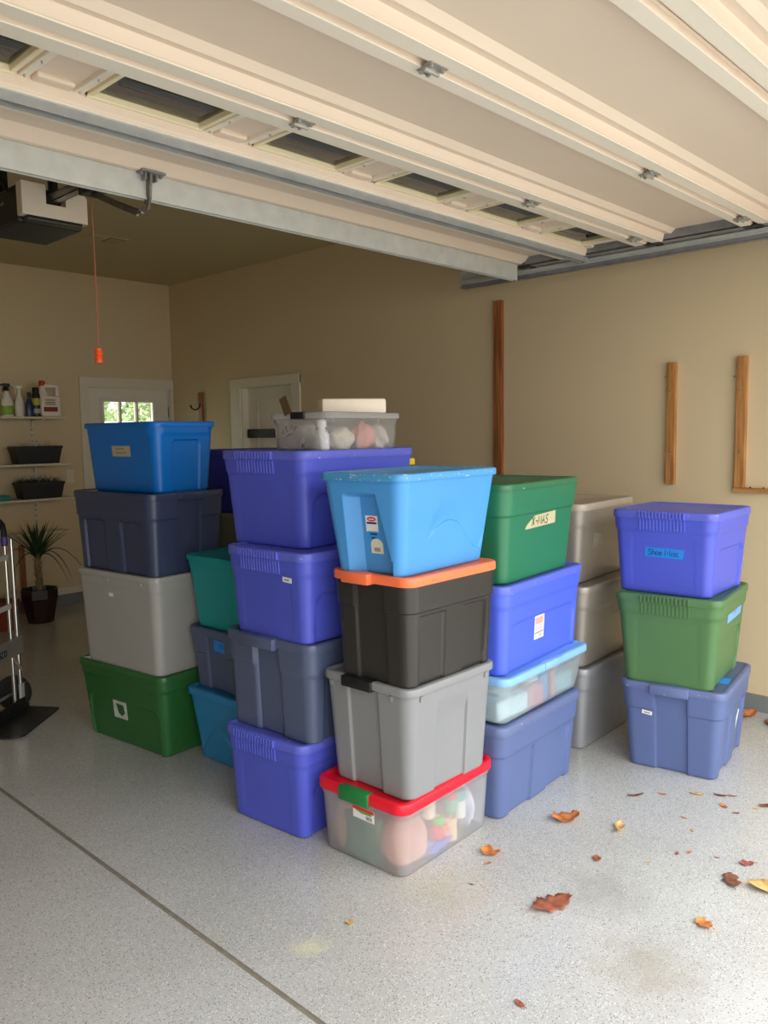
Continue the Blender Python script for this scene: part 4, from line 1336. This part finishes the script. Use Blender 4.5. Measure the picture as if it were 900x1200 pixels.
def planter(label, x, y, z, w, h, d, grass, m):
    t = thing('planter_box', label, 'planter', (x, y, z))
    pm = MB()
    vs = []
    for zz, k in ((0, .84), (h * .86, .97), (h * .86, 1.0), (h, 1.0), (h, .93), (h * .8, .92)):
        vs += [(sx * w / 2 * k, sy * d / 2 * k, zz) for sx, sy in ((-1, -1), (1, -1), (1, 1), (-1, 1))]
    fs = [(3, 2, 1, 0)]
    for r_ in range(5):
        fs += [(4 * r_ + j, 4 * r_ + (j + 1) % 4, 4 * r_ + 4 + (j + 1) % 4, 4 * r_ + 4 + j) for j in range(4)]
    fs.append((20, 21, 22, 23))
    pm.add(vs, fs)
    pm.build('box', m, t)
    MB().box(-w * .45, -d * .45, h * .7, w * .45, d * .45, h * .82).build('soil', mat('dark_soil', '#2b221a', .95), t)
    gm = MB()
    rr = random.Random(int(x * 1000 + h * 77 + z * 13))
    for _ in range(grass):
        grass_blade(gm, rr.uniform(-w * .42, w * .42), rr.uniform(-d * .4, d * .4), h * .8, rr.uniform(.05, .13), rr.uniform(0, 6.28), rr.uniform(.3, 1.1), .0022, .6)
    if grass:
        o = gm.build('grass', mat('dark_grass', '#3c4a2a', .8, var=.3), t); o['kind'] = 'stuff'
    MB().box(-.008, -.004, h * .9, .008, -.002, h + .03, .001).build('plant_tag', M_WHITE, t)
    return t, d, h
M_PLB = mat('black_planter', '#15161a', .5)
planter('black planter box with few dry blades on the second shelf', 3.10, 7.25, 1.355, .42, .155, .18, 30, M_PLB)
planter('black planter box full of bushy grass on the third shelf', 3.115, 7.25, 1.046, .40, .145, .18, 320, M_PLB)
tq = MB().box(-.09, -.07, 0, .05, .07, .045, .008).build('teal_tray', plastic('teal_tray', '#2f8a7c', .5), smooth=40)
tq.location = (2.775, 7.22, 1.046); tag(tq, 'teal plastic tray at the end of the third shelf', 'tray')
bd = MB().box(-.022, -.018, 0, .022, .018, .62, .003).build('brown_board', M_WOODR)
bd.location = (2.985, 7.38, 0); bd.rotation_euler = (math.radians(-1), 0, 0); tag(bd, 'brown wood board leaning on the back wall behind the potted plant', 'board')

# spiky plant in a dark red pot
pp = thing('potted_plant', 'spiky yucca-like plant in a dark red faceted pot by the back wall', 'potted plant', (2.93, 6.93, 0))
m = MB(); m.lathe([(0, 0), (.105, 0), (.112, .012), (.150, .20), (.158, .215), (.158, .29), (.145, .29), (.135, .24)], 8); m.build('pot', mat('oxblood_pot', '#2b1614', .4), pp)
MB().lathe([(.134, .22), (.134, .25)], 16).build('soil', mat('dark_soil', '#2b221a', .95), pp)
m = MB()
rr = random.Random(5)
tr = [(0, 0, .24), (.008, 0, .36), (-.004, 0, .48), (.004, .004, .60)]
m.tube(tr, [.030, .027, .026, .020], 10)
for k in range(40):
    zz = rr.uniform(.30, .58); an = rr.uniform(0, 6.28)
    grass_blade(m, .024 * math.cos(an), .024 * math.sin(an), zz, rr.uniform(.03, .06), an, .5, .006, .3, 2)
m.build('trunk', mat('fibrous_trunk', '#8c7a56', .9, var=.3, scale=30), pp)
LEAF_M = mat('yucca_leaf', '#2f4a2a', .5, var=.25, scale=8)
for k in range(26):
    an = k * 2.399 + rr.uniform(-.2, .2)
    up = k / 26
    lean = 1.0 - .75 * up + rr.uniform(-.08, .08)
    Lf = rr.uniform(.22, .33)
    m = MB()
    grass_blade(m, 0, 0, .56 + .05 * up, Lf, an, lean, .019, .22, 6)
    m.build('leaf', LEAF_M, pp)
for an, L_, ln, dr_ in ((.25, .36, 1.0, 1.7), (.05, .46, 1.05, 1.5), (-.9, .30, .9, 1.9), (3.6, .3, .95, 1.3), (3.0, .36, 1.0, .9)):
    m = MB(); grass_blade(m, 0, 0, .55, L_, an, ln, .016, dr_, 7); m.build('leaf', LEAF_M, pp)
tp = thing('terracotta_pot', 'terracotta pot with a small withered sprig beside the dark red pot', 'potted plant', (2.60, 6.86, 0))
MB().lathe([(0, 0), (.085, 0), (.118, .20), (.124, .20), (.124, .245), (.110, .245), (.105, .21)], 22).build('pot', mat('terracotta', '#8a3a24', .8), tp, True)
MB().lathe([(.106, .20), (.106, .215)], 16).build('soil', mat('dark_soil', '#2b221a', .95), tp)
m = MB()
for k in range(18):
    grass_blade(m, rr.uniform(-.05, .05), rr.uniform(-.05, .05), .21, rr.uniform(.06, .14), rr.uniform(0, 6.28), rr.uniform(.2, .9), .004, .5, 3)
o = m.build('sprigs', mat('dry_sprig', '#5c5a3a', .8), tp); o['kind'] = 'stuff'

# ------------------------------------------------------------------ hand truck
ht = thing('hand_truck', 'aluminium folding hand truck with a black nose plate standing at the garage side', 'hand truck', (1.90, 4.73, 0), math.radians(40))
# local frame: +x along the width to the right, -y to the front; origin at the right rear corner of the nose plate
m = MB()
poly = [(.0, .0), (-.02, -.193), (-.44, -.212), (-.475, -.20), (-.495, -.16), (-.50, .0)]
m.prism(poly, .004, .014)
m.build('nose_plate', mat('black_nose_plate', '#2a2c2e', .4, metal=.4), ht)
m = MB()
m.box(-.462, -.004, .004, .002, .004, .085, .001)
for xx in (-.43, -.33, -.23, -.13, -.03):
    m.lathe([(.006, 0), (.006, .005), (.003, .007)], 8, M=Matrix.Translation((xx, -.004, .055)) @ Matrix.Rotation(math.radians(90), 4, 'X'))
m.build('hinge_bracket', M_BLACK, ht)
for xx in (-.055, -.125, -.335, -.405):
    outer = xx in (-.055, -.405)
    MB().tube([(xx, .012, .06), (xx, .020, 1.01 if outer else 1.0)], .013 if outer else .011, 12).build('tube', M_CHROME, ht, True)
m = MB()
m.box(-.075, -.002, .055, .0, .014, .165, .003); m.box(-.46, -.002, .055, -.385, .014, .165, .003)
m.build('foot_clamp', M_GALV, ht)
pl = MB().box(-.43, -.006, .345, -.03, .004, .445, .003).build('name_plate', mat('brushed_plate', '#a5a5a2', .35, metal=.7), ht)
m = MB()
MT = Matrix.Translation((-.215, -.0065, .372)) @ Matrix(((1, 0, 0, 0), (0, 0, -1, 0), (0, 1, 0, 0), (0, 0, 0, 1)))
write(m, 'COSCO', .034, .009, MT, -.145, 0, gap=.26)
m.build('lettering', M_INK, pl)
MB().box(-.335, .0, .62, -.125, .012, .65, .003).build('cross_bar', M_GALV, ht)
MB().box(-.335, .0, .90, -.125, .012, .93, .003).build('cross_bar', M_GALV, ht)
MB().tube([(-.125, .012, .33), (-.08, -.02, .25)], .009, 8).build('lock_lever', M_CHROME, ht)
m = MB(); m.tube([(-.125, .02, .98), (-.125, .02, 1.06), (-.135, .022, 1.10), (-.165, .024, 1.125), (-.295, .024, 1.125), (-.325, .022, 1.10), (-.335, .02, 1.06), (-.335, .02, .98)], .016, 12)
m.build('grip', mat('black_rubber', '#101012', .6), ht, True)
for xx in (-.125, -.335):
    MB().tube([(xx, .0196, .985), (xx, .020, 1.03)], .0185, 14).build('grip_collar', mat('violet_collar', '#4a3a8a', .45), ht, True)
for xx in (-.02, -.44):
    w_ = MB(); w_.tube([(xx - .02, .075, .10), (xx + .02, .075, .10)], [.0995, .0995], 28); wo = w_.build('wheel', mat('tyre_rubber', '#242322', .8), ht, True)
    MB().tube([(xx - .022, .075, .10), (xx + .022, .075, .10)], .045, 20).build('hub', M_STEELD, wo, True)
MB().tube([(-.44, .075, .10), (-.02, .075, .10)], .009, 10).build('axle', M_GALVD, ht)

# ------------------------------------------------------------------ leaves on the floor
def oak_leaf(name, label, x, y, L, rz, colr, seed, width=.55, curl=.25, lobes=4, lift=.0, cat='leaf', group=None, stem=True):
    rr = random.Random(seed)
    m = MB()
    n = 26
    vs = []
    for k in range(n + 1):
        s = k / n
        env = math.sin(math.pi * min(1, s * .92 + .04)) ** .7
        lob = .52 + .48 * abs(math.sin(math.pi * lobes * s + .3))
        wl = L * width / 2 * env * (lob if lobes else 1) * rr.uniform(.92, 1.08)
        wr = L * width / 2 * env * ((.52 + .48 * abs(math.sin(math.pi * lobes * s + .75))) if lobes else 1) * rr.uniform(.92, 1.08)
        yy = L * (s - .5)
        arch = curl * L * ((2 * s - 1) ** 2) * .55
        fl = curl * .9
        sh = .12 * L * width * math.sin(3.1 * s * lobes + seed)
        for f_, sx in ((1., -1), (.5, -1), (0, 0), (.5, 1), (1., 1)):
            ww = wl if sx < 0 else wr
            vs.append((sx * ww * f_, yy + sh * f_ * .4, arch + fl * ww * f_ * f_ * (1.2 + .5 * math.sin(seed + 5 * s + sx)) + .0015))
    zmin = min(v_[2] for v_ in vs)
    vs = [(a_, b_, c_ - zmin + .002 + lift) for a_, b_, c_ in vs]
    fs = []
    for k in range(n):
        for j in range(4):
            fs.append((5 * k + j, 5 * k + j + 1, 5 * k + 6 + j, 5 * k + 5 + j))
    m.add(vs, fs)
    root = thing(name, label, cat, (x, y, 0), rz, group)
    b_ = m.build('blade', colr, root, True)
    md = b_.modifiers.new('thickness', 'SOLIDIFY'); md.thickness = .0008; md.offset = 1
    if stem:
        z0_ = vs[2][2]
        MB().tube([(0, -.5 * L, z0_), (.01 * L, -.6 * L, max(.003, z0_ * .8)), (.0, -.72 * L, max(.003, z0_ * .9))], .0011, 6).build('stem', colr, root)
    return root
LM1 = mat('russet_leaf', '#9a5a40', .65, var=.3, scale=30, col2='#6e3c2a')
LM2 = mat('orange_leaf', '#c4793e', .6, var=.3, scale=30, col2='#8f5228')
LM3 = mat('straw_leaf', '#d2b072', .6, var=.2, scale=30, col2='#a77d48')
LM4 = mat('brown_leaf', '#7a4e36', .7, var=.3, scale=40, col2='#4d3022')
oak_leaf('oak_leaf', 'large russet lobed oak leaf, nearest the red-lidded bin on the open floor', 2.232, 1.385, .155, math.radians(-108), LM1, 1, .62, .16, 4)
oak_leaf('oak_leaf', 'folded orange brown leaf in front of the slate tote', 2.79, 1.67, .125, math.radians(60), LM2, 2, .75, .30, 3)
oak_leaf('oak_leaf', 'small curled orange leaf just right of the red-lidded bin', 2.365, 1.735, .075, math.radians(20), LM2, 3, .8, .38, 2)
oak_leaf('oak_leaf', 'pale curled leaf to the right of the folded orange brown one', 2.862, 1.47, .075, math.radians(-70), LM3, 4, .6, .42, 2)
oak_leaf('oak_leaf', 'tiny dark red brown leaf midway across the open floor', 2.595, 1.42, .040, math.radians(-50), LM1, 5, .7, .3, 0)
oak_leaf('oak_leaf', 'straw coloured leaf with a long stem at the frame edge', 2.81, .885, .13, math.radians(205), LM3, 6, .6, .25, 0)
oak_leaf('oak_leaf', 'faded brown leaf beside the straw coloured one', 2.776, 1.00, .095, math.radians(-60), LM4, 7, .7, .14, 3)
oak_leaf('oak_leaf', 'small orange star-shaped leaf nearest the open doorway', 2.461, .968, .06, math.radians(-20), LM2, 8, .9, .3, 3)
oak_leaf('oak_leaf', 'small rose brown leaf beyond the faded one', 2.928, 1.003, .05, math.radians(40), mat('rose_leaf', '#a85f50', .6, col2='#7d4238', scale=30), 9, .8, .2, 2)
oak_leaf('oak_leaf', 'small rust leaf alone near the front edge of the floor', 1.763, 1.195, .036, math.radians(-10), LM1, 10, .5, .2, 0)
oak_leaf('oak_leaf', 'tan leaf scrap on the floor before the red-lidded bin', 1.707, 1.812, .028, math.radians(30), LM3, 11, .9, .2, 0, stem=False)
oak_leaf('oak_leaf', 'crumpled brown leaf against the wall curb behind the right stack', 4.50, 1.56, .12, math.radians(70), LM2, 12, .7, .35, 3)
oak_leaf('oak_leaf', 'dark brown leaf by the wall curb at the frame edge', 4.46, 1.43, .10, math.radians(100), LM4, 13, .6, .35, 3)
frag = [(4.42, 1.66, .06), (3.18, 1.56, .075), (3.27, 1.48, .035), (3.37, 1.37, .06), (3.42, 1.29, .055), (3.45, 1.25, .04), (3.33, 1.24, .045), (3.40, 1.13, .035), (3.45, 1.11, .06), (3.30, 1.18, .03), (3.12, 1.32, .03), (3.04, 1.25, .03), (3.66, 1.06, .05), (2.83, 1.22, .025), (2.87, 1.19, .025), (2.70, 1.27, .02), (2.15, 1.66, .02), (2.90, 1.10, .02), (2.30, 1.70, .03)]
for k, (x, y, s) in enumerate(frag):
    r_ = oak_leaf('leaf_fragment', 'small dry leaf fragment scattered on the grey floor', x, y, s, rnd.uniform(0, 6.28), (LM4, LM1, LM2, LM3)[k % 4] if k != 1 else LM4, 40 + k, rnd.uniform(.2, .5), .2, 0, cat='leaf fragment', group='dry leaf fragments on the floor', stem=False)

# ------------------------------------------------------------------ behind the yard door
M_BARK = mat('bark', '#6d5a46', .9, var=.3, scale=6)
M_FOL = [mat('foliage_%d' % k, c_, .7, var=.35, scale=3) for k, c_ in enumerate(('#93a072', '#7d8f66', '#b0a67a'))]
def tree(label, x, y, h, r, k):
    t = thing('yard_tree', label, 'tree', (x, y, -.1))
    MB().tube([(0, 0, 0), (.03, 0, h * .35), (0, .05, h * .7)], [.11, .08, .04], 8).build('trunk', M_BARK, t, True)
    rr = random.Random(k)
    m = MB()
    for _ in range(1500):
        d = Vector((rr.gauss(0, 1), rr.gauss(0, 1), rr.gauss(0, 1))).normalized() * r * rr.uniform(.35, 1) ** .6
        p = Vector((d.x, d.y, h * .62 + d.z * .9))
        a_ = Vector((rr.uniform(-1, 1), rr.uniform(-1, 1), rr.uniform(-1, 1))).normalized() * .10
        b_ = a_.cross(Vector((rr.uniform(-1, 1), rr.uniform(-1, 1), 1))).normalized() * .06
        m.add([(p + a_)[:], (p + b_)[:], (p - a_)[:], (p - b_)[:]], [(0, 1, 2, 3)])
    o = m.build('foliage', M_FOL[k % 3], t); o['kind'] = 'stuff'
tree('leafy green yard tree seen through the first door pane', 9.0, 17.5, 4.6, 1.9, 0)
tree('darker green yard tree seen through the middle door pane', 12.6, 22.2, 5.2, 2.2, 1)
tree('yellowing yard tree seen through the third door pane', 15.9, 27.0, 5.4, 2.4, 2)
fe = thing('yard_fence', 'white board fence across the yard behind the door window', 'fence', (8.5, 14.5, -.1))
M_FENCE = mat('white_fence_paint', '#eeeeea', .6, var=.02)
fb = None
for k in range(44):
    if fb is None:
        fb = MB().box(-.068, -.012, 0, .068, .012, 1.98, .006).build('board', M_FENCE, fe, loc=(-3.1, 0, 0))
    else:
        copy_part(fb, fe, (-3.1 + k * .142, 0, 0))
for z in (.4, 1.6):
    MB().box(-3.2, .012, z, 3.2, .05, z + .09).build('fence_rail', M_FENCE, fe)
